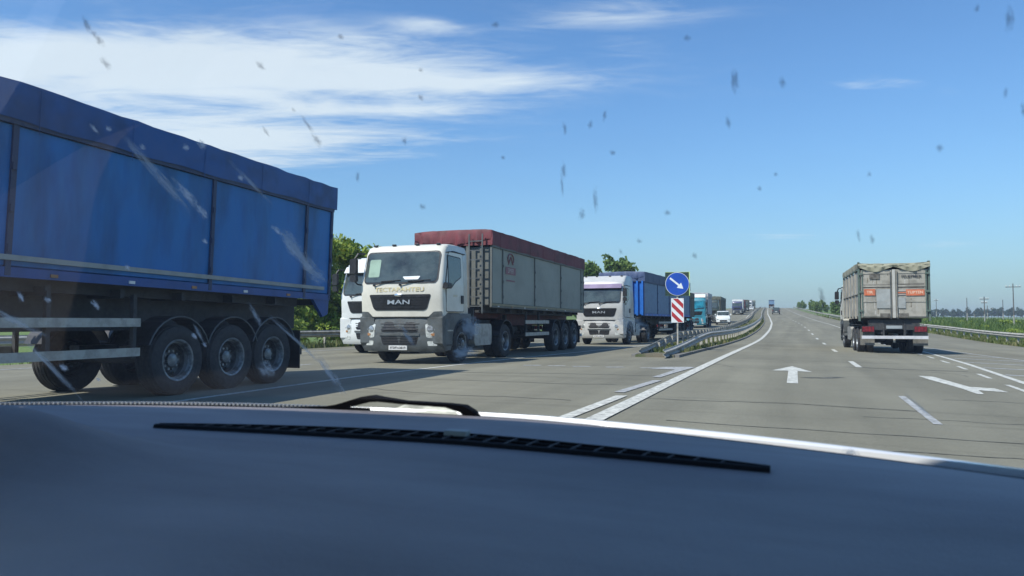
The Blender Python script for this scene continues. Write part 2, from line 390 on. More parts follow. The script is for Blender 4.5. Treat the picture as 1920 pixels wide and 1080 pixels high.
for t in ts:
    l, r = med_l(t), med_r(t); m_ = (l+r)/2; h = .07
    bulge = .05+.03*math.sin(t*.9)+.04*math.sin(t*.37+1)
    V += [wpos(l, t, -.02), wpos(l+.02, t, h), wpos(l+.5*(m_-l), t, h+bulge*.8), wpos(m_, t, h+bulge), wpos(r-.5*(r-m_), t, h+bulge*.8), wpos(r-.02, t, h), wpos(r, t, -.02)]
n = len(ts); fs = [(7*i+k, 7*i+k+1, 7*i+k+8, 7*i+k+7) for i in range(n-1) for k in range(6)] + [tuple(range(7))]
mb.add(V, fs); mb.build('median', M_DIRT, None, kind='structure')
for side in (0, 1):
    f = med_r if side else med_l
    k0 = None
    for i in range(60):                       # kerb stones, each its own piece while they are big enough to see
        t0 = 23.6+i*1.0
        s0 = f(t0); s1 = f(t0+.985); sg = 1 if side else -1
        bb = MB(); a = [wpos(s0, t0, -.03), wpos(s0+sg*.14, t0, -.03), wpos(s1+sg*.14, t0+.985, -.03), wpos(s1, t0+.985, -.03)]
        up_ = [p+Vector((0, 0, .11+random.uniform(-.006, .006))) for p in a]
        c = sum(a, Vector())/4
        bb.add([p-c for p in a+up_], [(3, 2, 1, 0), (4, 5, 6, 7), (0, 1, 5, 4), (1, 2, 6, 5), (2, 3, 7, 6), (3, 0, 4, 7)])
        o = bb.build('kerb_stone', M_KERB, road); o.location = c
    bb = MB(); tss = np.arange(83.6, 400, 3)
    for t0 in tss:
        s0 = f(t0); s1 = f(t0+3); a = [wpos(s0, t0, -.03), wpos(s0+sg*.14, t0, -.03), wpos(s1+sg*.14, t0+3, -.03), wpos(s1, t0+3, -.03)]; up_ = [p+Vector((0, 0, .11)) for p in a]
        bb.add(a+up_, [(3, 2, 1, 0), (4, 5, 6, 7), (0, 1, 5, 4), (1, 2, 6, 5), (2, 3, 7, 6), (3, 0, 4, 7)])
    bb.build('far_kerb_run', M_KERB, road, kind='stuff')

# ---------------------------------------------------------------- road markings
def line(name, pts, w, m=M_PAINT, dz=.006, step=1.5):
    """pts: (s,t) polyline; w: width"""
    P_ = []
    for (a, b) in zip(pts[:-1], pts[1:]):
        n = max(1, int(math.hypot(b[0]-a[0], b[1]-a[1])/step)); P_ += [(a[0]+(b[0]-a[0])*i/n, a[1]+(b[1]-a[1])*i/n) for i in range(n)]
    P_.append(pts[-1]); V = []
    for i, (s, t) in enumerate(P_):
        a = P_[max(i-1, 0)]; b = P_[min(i+1, len(P_)-1)]; dx, dy = b[0]-a[0], b[1]-a[1]; l = math.hypot(dx, dy)
        nx, ny = dy/l, -dx/l
        V += [wpos(s-nx*w/2, t-ny*w/2, dz), wpos(s+nx*w/2, t+ny*w/2, dz)]
    b = MB(); b.add(V, [(2*i, 2*i+1, 2*i+3, 2*i+2) for i in range(len(P_)-1)])
    return b.build(name, m, road)
def poly(name, pts, m=M_PAINT, dz=.006):
    b = MB(); b.add([wpos(s, t, dz) for s, t in pts], [tuple(range(len(pts)))]); return b.build(name, m, road)
# sheet of markings lies a few mm above the asphalt
line('edge_line', [(-2.17, -6), (-2.15, 16), (-2.1, 48), (-2.1, 420)], .22)
for a, b2, m in ((8.3-4.2, 11.1, M_PAINT), (11.6, 14.2, M_FADED), (15.0, 18.2, M_FADED), (-3, 1, M_PAINT)):
    line('broken_line', [(-2.62, a), (-2.46, b2)], .17, m)
for k in range(-1, 34):
    t0 = 10.0+11.3*k
    if k == 0: line('lane_dash', [(1.53, 9.8), (1.57, 13.3)], .10, M_FADED)
    else: line('lane_dash', [(1.55, t0), (1.55, t0+3.2)], .15)
line('edge_line', [(4.15, 2), (4.3, 17.5), (4.78, 25.6), (5.2, 36), (5.35, 60), (5.4, 420)], .15)
for k in range(22):
    t0 = 12+3.4*k
    line('broken_line', [(float(np.interp(t0, [10, 17, 25, 36, 60], [3.55, 3.85, 4.3, 4.7, 4.9])), t0), (float(np.interp(t0+1.6, [10, 17, 25, 36, 60], [3.55, 3.85, 4.3, 4.7, 4.9])), t0+1.6)], .10, M_PAINT if k < 8 else M_FADED)
line('edge_line', [(7.4, 4), (7.9, 20), (6.9, 34), (5.9, 50)], .14, M_FADED)
for k in range(11):
    t0 = 8+3.1*k; wd = float(np.interp(t0, [8, 30, 46], [3.0, 2.2, .4])); s0 = float(np.interp(t0, [2, 17.5, 25.6, 36, 60], [4.15, 4.3, 4.78, 5.2, 5.35]))+.12
    line('hatch_stripe', [(s0, t0), (s0+wd, t0-1.1)], .28, M_FADED, .006)
# straight-on arrow
poly('arrow_marking', [(-.16, 14.9), (.04, 14.9), (.04, 18.6), (.36, 18.5), (-.08, 20.6), (-.52, 18.5), (-.16, 18.6)])
poly('arrow_marking', [(2.55, 18.7), (2.83, 18.6), (3.02, 16.0), (3.40, 15.85), (3.44, 15.1), (3.02, 15.25), (2.95, 14.5), (2.84, 14.4), (2.80, 15.6), (2.60, 17.6)])
# left turn arrow by the median nose and the dashes across the opening
poly('arrow_marking', [(-2.46, 18.7), (-2.30, 18.6), (-2.5, 16.0), (-2.66, 16.0), (-2.62, 17.5), (-3.25, 17.7), (-3.05, 18.4)], M_FADED)
for s0 in (-6.5, -5.85, -5.2, -4.35, -3.5):
    line('broken_line', [(s0, 17.85), (s0+.42, 18.0)], .22, M_FADED)
line('edge_line', [(-7.9, -4), (-8.1, 8), (-8.35, 13), (-8.1, 19), (-7.2, 30), (-6.6, 42), (-6.5, 420)], .13)
line('edge_line', [(-17.2, -10), (-17.2, 420)], .15, M_FADED)
for k in range(36):
    line('lane_dash', [(-11.9, 2+11*k), (-11.9, 5.4+11*k)], .13, M_FADED)
# tar seams and cracks across the lanes
for (s0, s1, t0, w, sl2) in ((-2.1, 1.6, 11.1, .05, .12), (-1.4, 5.6, 8.6, .045, -.12), (-.6, 2.2, 7.5, .04, .1), (-1.9, 2.8, 23.8, .07, .1), (1.2, 4.0, 21.2, .16, -.05), (-1.8, 1.2, 34, .1, 0), (-7.5, -2.6, 15.2, .06, .3),
                           (-6.8, -3.0, 10.4, .045, -.3), (-1.9, 5.2, 47, .15, .1), (-1.5, 5.2, 63, .2, .1), (2.1, 5.6, 13.2, .04, .2), (-7, -3, 12.9, .05, .1), (.2, .9, 16.8, .35, .3)):
    pts = []; n = 14; ph = random.random()*6
    for i in range(n+1):
        q = i/n; pts.append((s0+(s1-s0)*q, t0+sl2*(q*2-1)+.09*math.sin(q*7+ph)+.05*random.uniform(-1, 1)))
    line('tar_seam', pts, w*.7, M_TAR, .0035, .5)

rc = random.Random(9)
for k in range(6):                                     # wandering cracks in the asphalt
    s, t_ = rc.uniform(-7, 5), rc.uniform(7, 40); a = rc.choice([0, PI/2])+rc.uniform(-.4, .4); pts = [(s, t_)]
    for i in range(rc.randint(10, 24)):
        a += rc.uniform(-.5, .5)*.6; s += .16*math.sin(a); t_ += .16*math.cos(a); pts.append((s, t_))
    line('crack', pts, .022, M_TAR, .0035, .5)

# ---------------------------------------------------------------- vegetation
M_BARK = mat('bark', (.09, .07, .05), .9, var=.4, vscale=6)
def leafmat(name, c1, c2, c3, sc=1.2):
    m = bpy.data.materials.new(name); m.use_nodes = True; t = m.node_tree; b = t.nodes['Principled BSDF']; N = t.nodes.new; L = t.links.new
    co = N('ShaderNodeNewGeometry'); n = N('ShaderNodeTexNoise'); n.inputs['Scale'].default_value = sc; n.inputs['Detail'].default_value = 3; L(co.outputs['Position'], n.inputs['Vector'])
    ad = N('ShaderNodeMath'); ad.operation = 'MULTIPLY_ADD'; L(co.outputs['Random Per Island'], ad.inputs[0]); ad.inputs[1].default_value = .35; L(n.outputs['Fac'], ad.inputs[2])
    cr = N('ShaderNodeValToRGB'); L(ad.outputs[0], cr.inputs[0]); e = cr.color_ramp
    e.elements[0].position = .45; e.elements[0].color = (*c1, 1); e.elements[1].position = .95; e.elements[1].color = (*c3, 1); x = e.elements.new(.68); x.color = (*c2, 1)
    L(cr.outputs[0], b.inputs['Base Color']); b.inputs['Roughness'].default_value = .6; b.inputs['Specular IOR Level'].default_value = .25
    tr = N('ShaderNodeBsdfTranslucent'); L(cr.outputs[0], tr.inputs['Color']); ms = N('ShaderNodeMixShader'); ms.inputs[0].default_value = .3
    out = t.nodes['Material Output']; L(b.outputs[0], ms.inputs[1]); L(tr.outputs[0], ms.inputs[2]); L(ms.outputs[0], out.inputs['Surface'])
    return m
M_LEAF = leafmat('roadside_leaves', (.09, .16, .025), (.23, .32, .05), (.42, .46, .09), .9)
M_LEAF2 = leafmat('distant_leaves', (.06, .12, .035), (.13, .20, .05), (.20, .27, .08), .4)
M_PINE = leafmat('pine_needles', (.028, .055, .03), (.04, .075, .04), (.055, .09, .045), .3)
M_GRASS = leafmat('grass_blades', (.07, .11, .025), (.14, .17, .05), (.28, .25, .12), .5)
def leaves_mesh(name, clumps, n, size, m, seed=1, flat=1.0):
    """clumps: (x,y,z,rx,ry,rz); n quads spread in shells of the clumps"""
    r = np.random.default_rng(seed); C = np.array(clumps); vol = C[:, 3]*C[:, 4]*C[:, 5]; pick = r.choice(len(C), n, p=vol/vol.sum())
    d = r.normal(size=(n, 3)); d /= np.linalg.norm(d, axis=1)[:, None]; rad = r.uniform(.35, 1.0, n)**.5
    c = C[pick, :3] + d*C[pick, 3:6]*rad[:, None]*(1+.12*r.normal(size=(n, 1)))
    u = r.normal(size=(n, 3)); u /= np.linalg.norm(u, axis=1)[:, None]
    w = np.cross(u, r.normal(size=(n, 3))); w /= np.linalg.norm(w, axis=1)[:, None]
    sz = size*r.uniform(.6, 1.4, (n, 1))
    V = np.stack([c-u*sz-w*sz*.5, c+u*sz-w*sz*.35, c+u*sz*.9+w*sz*.5, c-u*sz*.8+w*sz*.4], 1).reshape(-1, 3)
    F = np.arange(4*n).reshape(-1, 4)
    me = bpy.data.meshes.new(name); me.from_pydata(V.tolist(), [], F.tolist()); me.materials.append(m); return me
def trunk_mesh(h, r0, limbs, seed, bare=.35):
    r = random.Random(seed); b = MB(); ps = [(0, 0, -.3)]; 
    for i in range(1, 6): ps.append((r.uniform(-.04, .04)*h*i/5, r.uniform(-.04, .04)*h*i/5, h*i/5))
    b.tube(ps, [r0*(1-.15*i) for i in range(6)], 7)
    for k in range(limbs):
        q = r.uniform(bare, .9); z = h*q; a = r.uniform(0, 2*PI); l = h*r.uniform(.22, .4)*(1.2-q*.6)
        p = [(0, 0, z), (math.cos(a)*l*.5, math.sin(a)*l*.5, z+l*.35), (math.cos(a)*l, math.sin(a)*l, z+l*.8)]
        b.tube(p, [r0*.45, r0*.28, r0*.1], 5)
    return b
def tree_kind(seed, h, spread, m, nleaf, size, kind='broad'):
    r = random.Random(seed); cl = []
    if kind == 'broad':
        for k in range(13):
            q = r.uniform(.25, .95); a = r.uniform(0, 2*PI); rr = spread*(1-abs(q-.5)*1.1)*r.uniform(.2, .85)
            s = spread*r.uniform(.28, .5); cl.append((math.cos(a)*rr, math.sin(a)*rr, h*q, s, s, s*.8))
        for k in range(4):
            cl.append((r.uniform(-.3, .3)*spread, r.uniform(-.3, .3)*spread, h*r.uniform(.8, 1.02), spread*.2, spread*.2, spread*.3))
    elif kind == 'pine':
        for k in range(6):
            cl.append((r.uniform(-.4, .4)*spread, r.uniform(-.4, .4)*spread, h*r.uniform(.3, .95), spread*r.uniform(.4, .6), spread*r.uniform(.4, .6), h*.15))
    elif kind == 'bush':
        for k in range(9):
            a = r.uniform(0, 2*PI); rr = spread*r.uniform(0, .8); s = spread*r.uniform(.25, .45)
            cl.append((math.cos(a)*rr, math.sin(a)*rr, h*r.uniform(.25, .8), s, s, h*.28))
    lm = leaves_mesh('crown', cl, nleaf, size, m, seed)
    tb = trunk_mesh(h*(.8 if kind != 'bush' else .5), h*.022, 7 if kind == 'broad' else 3, seed, .35 if kind != 'pine' else .6)
    me = bpy.data.meshes.new('trunk'); me.from_pydata(tb.v, [], tb.f); me.materials.append(M_BARK)
    return lm, me
def plant(name, kind, p, rz, sc, label, cat, group):
    o = root(name, label, cat, p, rz, group); o.scale = sc if isinstance(sc, tuple) else (sc, sc, sc)
    link('crown', kind[0], o); link('trunk', kind[1], o); return o
def gz(s, t): 
    p = wpos(s, t); p.z = float(terrain(np.array(float(s)), np.array(float(t)))); return p
K_BROAD = [tree_kind(11+i, 5.0, 2.0, M_LEAF, 5200, .10) for i in range(3)]
K_FAR = [tree_kind(31+i, 8.0, 3.0, M_LEAF2, 3200, .26) for i in range(3)]
K_SMALL = [tree_kind(41+i, 3.2, 1.7, M_LEAF2, 900, .2, 'bush') for i in range(3)]
K_BUSH = [tree_kind(51+i, 1.5, 1.1, M_LEAF, 900, .09, 'bush') for i in range(3)]
K_PINE = [tree_kind(61+i, 9.0, 2.6, M_PINE, 300, .5, 'pine') for i in range(4)]
# green trees and bushes behind the blue trailer and the white truck
for i, (s, t, sc) in enumerate([(-24.6, 33, 1.18), (-23.4, 37.0, 1.05), (-26.5, 29.5, 1.15), (-27, 42, 1.05), (-24.5, 46, .9), (-26, 52, 1.0), (-23.8, 35.2, 1.15), (-24.3, 39.6, 1.2), (-29, 36.5, 1.05), (-25, 58, .9), (-27, 65, 1.1)]):
    plant('roadside_tree', K_BROAD[i % 3], gz(s, t), i*1.3, sc, ['bright green leafy tree behind the guardrail by the blue trailer', 'green leafy tree just left of the white cab', 'green tree behind the blue trailer tail'][i % 3] if i < 3 else 'green leafy roadside tree hidden behind the queue of trucks', 'tree', 'trees along the left verge')
for i, (s, t, sc) in enumerate([(-22.6, 33, 1.3), (-23.4, 36.2, 1.5), (-22.4, 29.0, 1.2), (-22.7, 40.5, 1.3), (-23, 25.8, 1.4), (-24, 31, 1.7)]):
    plant('roadside_bush', K_BUSH[i % 3], gz(s, t), i*2.1, sc, 'low green bush growing close behind the left guardrail', 'bush', 'bushes behind the left guardrail')
# taller trees over the silver truck
for i, (s, t, sc, lb) in enumerate([(-22.8, 86, .98, 'pointed green tree rising above the silver cab'), (-21.6, 96, 1.1, 'round green tree above the blue trailer front'), (-20.9, 101, 1.0, 'green tree standing beside the round one above the blue trailer')]):
    plant('roadside_tree', K_FAR[i], gz(s, t), i*1.7+.5, (sc*.95, sc*.95, sc), lb, 'tree', 'trees above the silver truck')
for i in range(16):
    plant('roadside_tree', K_FAR[i % 3], gz(-23-random.uniform(0, 5), 118+i*17), i*1.1, random.uniform(.45, .62), 'small green tree on the far left verge behind the truck queue', 'tree', 'trees along the far left verge')
# small trees beyond the right rail up the hill
for i, (s, t, sc) in enumerate([(15, 150, .85), (14.5, 166, 1.0), (15.5, 181, 1.15), (13.2, 198, 1.1), (15, 214, .9), (12.6, 236, 1.25), (12.5, 262, 1.0), (14, 292, 1.35), (11.8, 352, 1.2), (12, 360, 1.0), (16, 172, 1.1), (16, 225, 1.1)]):
    plant('small_tree', K_SMALL[i % 3], gz(s, t), i*2.3, sc, 'small round dark green tree beyond the right guardrail up the hill', 'tree', 'small trees along the right verge')
# windbreak of pines on the far side of the field
for i in range(135):
    az = math.radians(26.2+i*.165+random.uniform(-.07, .07)); D = random.uniform(760, 830)
    X, Y = D*math.sin(az), D*math.cos(az); s_ = X*RX+Y*RY; t_ = X*DX+Y*DY; c_ = float(curve(t_)); s_ -= c_
    p = gz(s_, t_); o = plant('pine_tree', K_PINE[i % 4], p, i*.9, (random.uniform(1.0, 1.6), 1.3, random.uniform(.85, 1.1)), 'dark pine in the long windbreak row beyond the green field', 'tree', 'pines of the far windbreak')
# bushes between rail and field on the right
for i in range(30):
    t_ = 44+i*3.8; s_ = random.uniform(18, 34)+random.choice([0, 6])
    plant('verge_bush', K_BUSH[i % 3], gz(s_, t_), i*1.9, (random.uniform(.6, 1.3), random.uniform(.6, 1.3), random.uniform(.35, .75)), 'green weedy bush on the verge beyond the right guardrail', 'bush', 'bushes beyond the right guardrail')

def grass_patch(name, label, n, sfun, tfun, h, zf=None, m=M_GRASS, seed=3):
    r = np.random.default_rng(seed); t = tfun(r, n); s = sfun(r, n, t); c = curve(t)
    z = terrain(s, t) if zf is None else zf(s, t)
    X = (s+c)*RX+t*DX; Y = (s+c)*RY+t*DY
    a = r.uniform(0, 2*PI, n); hh = h*r.uniform(.4, 1.3, n); w = .012+.010*r.random(n); w *= np.clip(t/25, 1, 5)
    lean = r.normal(0, .28, (n, 2))*hh[:, None]
    base = np.stack([X, Y, z-.03], -1); dx = np.stack([np.cos(a)*w, np.sin(a)*w, np.zeros(n)], -1)
    mid = base + np.stack([lean[:, 0]*.4, lean[:, 1]*.4, hh*.55], -1); top = base + np.stack([lean[:, 0], lean[:, 1], hh], -1)
    V = np.stack([base-dx, base+dx, mid+dx*.7, mid-dx*.7, top], 1).reshape(-1, 3); o = np.arange(n)*5
    F = [(int(k), int(k)+1, int(k)+2, int(k)+3) for k in o] + [(int(k)+3, int(k)+2, int(k)+4) for k in o]
    me = bpy.data.meshes.new(name); me.from_pydata(V.tolist(), [], F); me.materials.append(m)
    ob = link(name, me, None, kind='stuff'); ob['label'] = label; ob['category'] = 'grass'; return ob
grass_patch('verge_grass', 'dry yellow green grass along the right guardrail', 26000, lambda r, n, t: edge_r(t)+.05+np.abs(r.normal(0, 1.6, n)), lambda r, n: 22+np.abs(r.normal(0, 1, n))*55, .34, seed=5)
M_WEED = leafmat('tall_weeds', (.05, .10, .025), (.09, .15, .035), (.17, .21, .06), .25)
grass_patch('verge_weeds', 'tall green weeds between the right guardrail and the crop field', 30000, lambda r, n, t: edge_r(t)+2.2+r.uniform(0, 1, n)**1.3*34, lambda r, n: r.uniform(30, 190, n), .85, m=M_WEED, seed=15)
grass_patch('verge_grass', 'green grass under the left guardrail behind the trucks', 16000, lambda r, n, t: -19.1-np.abs(r.normal(0, 1.8, n)), lambda r, n: r.uniform(16, 70, n), .38, seed=6)
grass_patch('median_grass', 'weeds and grass in the median between the guardrails', 9000, lambda r, n, t: np.array([random.uniform(med_l(q)-.02, med_r(q)+.03) for q in t]), lambda r, n: 25.5+np.abs(r.normal(0, 1, n))*45, .17, zf=lambda s, t: prof(t)+cross(s)+.08, seed=7)

# ---------------------------------------------------------------- guardrails
PROF_W = [(0, .0), (.0, .03), (.07, .07), (.07, .10), (0, .145), (0, .165), (.07, .21), (.07, .24), (0, .28), (0, .31)]
def guardrail(label, sf, t0, t1, rail_h=.72, ramp=None, side=1, far=170, step=2.0, group='guardrails'):
    o = root('guardrail', label, 'guardrail', wpos(sf(t0), t0), 0, group); inv = -Vector(o.location)
    ts = list(np.arange(t0, min(t1, far), 1.0)) + (list(np.arange(far, t1, 6.0)) if t1 > far else [])
    b = MB(); rings = []
    def hh(t):
        h = rail_h
        if ramp: 
            q = min(max((t-t0)/ramp, 0), 1); h = .27+(rail_h-.27)*(q*q*(3-2*q)*.6+q*.4)
        return h
    for t in ts:
        h = hh(t); s = sf(t); ring = [wpos(s+side*y, t, h-.31+z) for y, z in PROF_W] + [wpos(s+side*(y-.012), t, h-.31+z) for y, z in PROF_W[::-1]]
        rings.append([p+inv for p in ring])
    b.rings(rings); b.build('rail', M_ZINC, o, smooth=False)
    # posts share one mesh
    pm = MB(); pm.box(-.055, .055, -.03, -.02, 0, 1); pm.box(-.055, -.045, -.03, .03, 0, 1); pm.box(.045, .055, -.03, .03, 0, 1)
    me = bpy.data.meshes.new('post'); me.from_pydata(pm.v, [], pm.f); me.materials.append(M_ZINC)
    t = t0+(4 if ramp else 1)
    while t < t1:
        s = sf(t)-side*.07; p = wpos(s, t, -.1) + inv; q = link('post', me, o); q.location = p; q.scale = (1, 1, hh(t)+.07); q.rotation_euler = (0, 0, -heading(t))
        t += step if t < far else step*3
    return o
guardrail('median guardrail nearest our lane, its end sloping down to the asphalt', lambda t: float(np.interp(t, [22.6, 30, 60, 420], [-3.75, -3.72, -3.62, -3.55])), 22.7, 400, ramp=13, side=1)
guardrail('second median guardrail along the oncoming lanes, behind the blue arrow sign', lambda t: float(np.interp(t, [23, 30, 60, 420], [-4.6, -4.9, -5.5, -5.7])), 23.6, 400, ramp=12, side=-1)
guardrail('long guardrail along the right shoulder by the field', lambda t: float(edge_r(t)+.75), 26, 400, .75, side=-1, step=2.5)
guardrail('guardrail on the left verge in front of the green trees', lambda t: -19.6, 12, 330, .78, side=1, step=2.5)

# ---------------------------------------------------------------- sign on the median nose
def circ(r, n=40, c=(0, 0)): return [(c[0]+r*math.cos(2*PI*i/n), c[1]+r*math.sin(2*PI*i/n)) for i in range(n)]
M_SBLUE = mat('sign_blue', (.012, .075, .42), .35, var=.08); M_SWHITE = mat('sign_white', (.75, .78, .78), .4, var=.05)
M_SRED = mat('sign_red', (.42, .03, .035), .4, var=.1); M_SBLACK = mat('sign_dark_green', (.02, .045, .03), .5, var=.1)
M_SLIME = mat('sign_lime', (.55, .72, .25), .5, var=.05)
sp = wpos(-4.27, 29.3, 0.05)
sg = root('keep_right_sign', 'blue round keep right arrow sign over a red and white striped plate on a post', 'road sign', sp, math.radians(-13))
b = MB(); b.cyl((0, .04, -.1), (0, .04, 3.0), .035, 12); b.build('post', M_ZINC, sg, smooth=True)
b = MB(); b.box(-.46, .475, .0, .006, 2.095, 3.03); bk = b.build('backing_board', M_SLIME, sg)
b = MB(); b.box(-.462, .445, -.004, -.001, 2.10, 3.018); b.build('board_face', M_SBLACK, bk)
b = MB(); b.prism([(p[0], p[1]+2.56) for p in circ(.455)], -.022, -.006, 'y'); ds = b.build('round_disc', M_SWHITE, sg)
b = MB(); b.prism([(p[0], p[1]+2.56) for p in circ(.44)], -.026, -.0225, 'y'); b.build('blue_face', M_SBLUE, ds)
ar = [(-.36, -.035), (.08, -.035), (.08, -.13), (.30, 0), (.08, .13), (.08, .035), (-.36, .035)]
ca, sa = math.cos(math.radians(-40)), math.sin(math.radians(-40))
b = MB(); b.prism([(x*ca-z*sa, x*sa+z*ca+2.56) for x, z in ar], -.030, -.0265, 'y'); b.build('arrow', M_SWHITE, ds)
b = MB(); b.box(-.24, .24, -.012, .0, 1.05, 2.0); pl = b.build('striped_plate', M_SWHITE, sg)
for k in range(5):       # diagonal red bars clipped to the plate
    z0 = 1.05 + (k-1)*.36 + .18; pts = []
    A = [(-.22, z0+.44), (.22, z0), (.22, z0+.19), (-.22, z0+.63)]
    def clip(pg, zl, keep):
        out = []
        for i in range(len(pg)):
            p, q = pg[i], pg[(i+1) % len(pg)]; ip = (p[1] >= zl) if keep else (p[1] <= zl); iq = (q[1] >= zl) if keep else (q[1] <= zl)
            if ip: out.append(p)
            if ip != iq: u = (zl-p[1])/(q[1]-p[1]); out.append((p[0]+(q[0]-p[0])*u, zl))
        return out
    A = clip(A, 1.07, True)
    if len(A) > 2: A = clip(A, 1.98, False)
    if len(A) > 2: b = MB(); b.prism(A, -.016, -.0125, 'y'); b.build('red_bar', M_SRED, pl)

# ---------------------------------------------------------------- utility poles
M_WOOD = mat('pole_wood', (.13, .13, .13), .85, var=.3, vscale=2)
M_CONC = mat('pole_concrete', (.30, .30, .27), .85, var=.15, vscale=2)
def pole_build(h, arms, name, label, p, rz, lower=2.2):
    o = root(name, label, 'utility pole', p, rz, 'utility poles by the field')
    b = MB(); b.tube([(0, 0, -.5), (0, 0, lower)], [.11, .10], 8); b.build('footing', M_CONC, o, smooth=True)
    b = MB(); b.tube([(.0, .0, lower-.01), (0, 0, h)], [.09, .06], 8); b.build('shaft', M_WOOD, o, smooth=True)
    for z, l in arms:
        b = MB(); b.box(-l, l, -.05, .05, z-.05, z+.05); ca_ = b.build('crossarm', M_WOOD, o)
        for x in (-l*.9, -l*.45, l*.45, l*.9):
            b = MB(); b.lathe([(0, .03), (.06, .06), (.14, .06), (.2, .02)], (x, 0, z+.051), 'z', 8); b.build('insulator', M_WHITE, ca_)
    return o
# (direction tan from camera, distance, height, arms, label)
for i, (tx, D, h, arms, lb) in enumerate([(.678, 105, 6.4, [(5.9, .9)], 'tall wooden utility pole with crossarm, nearest at the right edge'), (.6635, 150, 5.2, [], 'thin bare pole left of the tall one with crossarm'),
        (.6385, 118, 4.9, [(4.5, .6), (3.9, .4)], 'pole with two short crossarms in the middle of the poles'), (.6425, 160, 4.2, [(3.4, 1.0)], 'low pole with a wide crossarm close right of the double armed one'),
        (.615, 130, 5.0, [], 'plain pole left of the double armed one'), (.5735, 190, 6.3, [(5.9, .5)], 'small pole just right of the grey tipper truck'), (.6245, 230, 3.9, [], 'short far pole between the plain poles')]):
    X = tx*D; s_ = X*RX+D*RY; t_ = X*DX+D*DY; p = gz(s_-float(curve(t_)), t_)
    pole_build(h + (EYE-1.0-p.z)*.7, [(z + (EYE-1.0-p.z)*.7, l) for z, l in arms], 'utility_pole', lb, p, -.5, 1.9)

ORD = ['nearest', 'second', 'third', 'fourth', 'fifth', 'sixth', 'seventh', 'eighth', 'ninth', 'tenth', 'eleventh', 'twelfth', 'thirteenth', 'fourteenth', 'fifteenth', 'sixteenth']
for grp, txt in (('trees along the far left verge', 'small green tree behind the truck queue, %s of the far left verge row'), ('small trees along the right verge', 'small round tree beyond the right guardrail, %s up the hill'),
                 ('bushes behind the left guardrail', 'low green bush, %s of those behind the left guardrail'), ('trees along the left verge', 'leafy green tree, %s of those on the left verge by the blue trailer')):
    obs = sorted([o for o in COL.objects if o.get('group') == grp], key=lambda o: o.location.length)
    for i, o in enumerate(obs): o['label'] = txt % ORD[i]

# ================================================================ vehicles
def paint(name, col, var=.06, dust=.18, rough=.38, coat=.25): return mat(name, col, rough, 0, var, 1.6, coat=coat, dust=dust, dustcol=(.33, .30, .25))
def wheel_mesh(r=.52, w=.30, dual=False, front=False):
    """centre at origin, outer face towards +x"""
    b = MB(); h = w/2
    b.lathe([(-h*.8, r*.56), (-h, r*.66), (-h*1.02, r*.86), (-h*.86, r*.965), (-h*.5, r), (h*.5, r), (h*.86, r*.965), (h*1.02, r*.86), (h, r*.66), (h*.8, r*.56), (h*.5, r*.54), (-h*.5, r*.54), (-h*.8, r*.56)], (0, 0, 0), 'x', 40, False)
    for x in (-h*.55, -h*.18, h*.18, h*.55):         # tread ribs
        b.lathe([(-.018, r*.985), (-.016, r*1.012), (.016, r*1.012), (.018, r*.985)], (x, 0, 0), 'x', 40, False)
    if dual:
        b.lathe([(-h*.8, r*.56), (-h, r*.66), (-h*.86, r*.965), (-h*.5, r), (h*.5, r), (h*.86, r*.965), (h, r*.66), (h*.8, r*.56)], (-w*1.15, 0, 0), 'x', 32, False)
    tyre = b
    q = MB(); d = -.02 if not front else .10
    q.lathe([(h*.78, r*.56), (h*.82, r*.60), (h*.86, r*.575), (h*.5, r*.54), (-.05, r*.49), (-.07, r*.36), (d, r*.30), (d+.02, r*.20), (d+.07, r*.19), (d+.09, r*.12), (d+.09, 0.001)], (0, 0, 0), 'x', 32, False)
    q.mi = 2; q.lathe([(d+.022, r*.20), (d+.073, r*.19), (d+.093, r*.12), (d+.093, .001)], (0, 0, 0), 'x', 20, False); q.lathe([(h*.86, r*.575), (h*.90, r*.60), (h*.93, r*.59), (h*.88, r*.545), (h*.60, r*.515), (h*.60, r*.50), (h*.2, r*.49), (h*.2, r*.505)], (0, 0, 0), 'x', 32, False)
    for k in range(10):
        a = 2*PI*k/10; y, z = math.cos(a)*r*.265, math.sin(a)*r*.265; q.cyl((d-.01, y, z), (d+.045, y, z), .022, 6)
    q.mi = 0
    for k in range(8):
        a = 2*PI*(k+.5)/8; y, z = math.cos(a)*r*.42, math.sin(a)*r*.42; q.mi = 1; q.cyl((-.028, y, z), (-.018, y, z), r*.055, 8); q.mi = 0
    return tyre, q
_WM = {}
def wheel_data(kind):
    if kind not in _WM:
        r, w, dual, front = {'front': (.52, .30, False, True), 'drive': (.52, .28, True, False), 'trailer': (.535, .36, False, False), 'car': (.32, .21, False, False), 'van': (.35, .22, False, False)}[kind]
        ty, ri = wheel_mesh(r, w, dual, front)
        a = ty.build('wheel', M_TYRE, None, smooth=True); b = ri.build('rim', [M_RIM, M_BLACK, mat('rim_lip', (.30, .32, .33), .4, .4, var=.4, vscale=7, dust=.5, dustcol=(.10, .095, .085))], None, smooth=True)
        _WM[kind] = (a.data, b.data, r); bpy.data.objects.remove(a); bpy.data.objects.remove(b)
    return _WM[kind]
def add_wheel(parent, kind, x, y, side):
    a, b, r = wheel_data(kind)
    o = link('wheel', a, parent); o.location = (x, y, r-.01)
    if side < 0: o.rotation_euler = (0, 0, PI)
    link('rim', b, o); return o

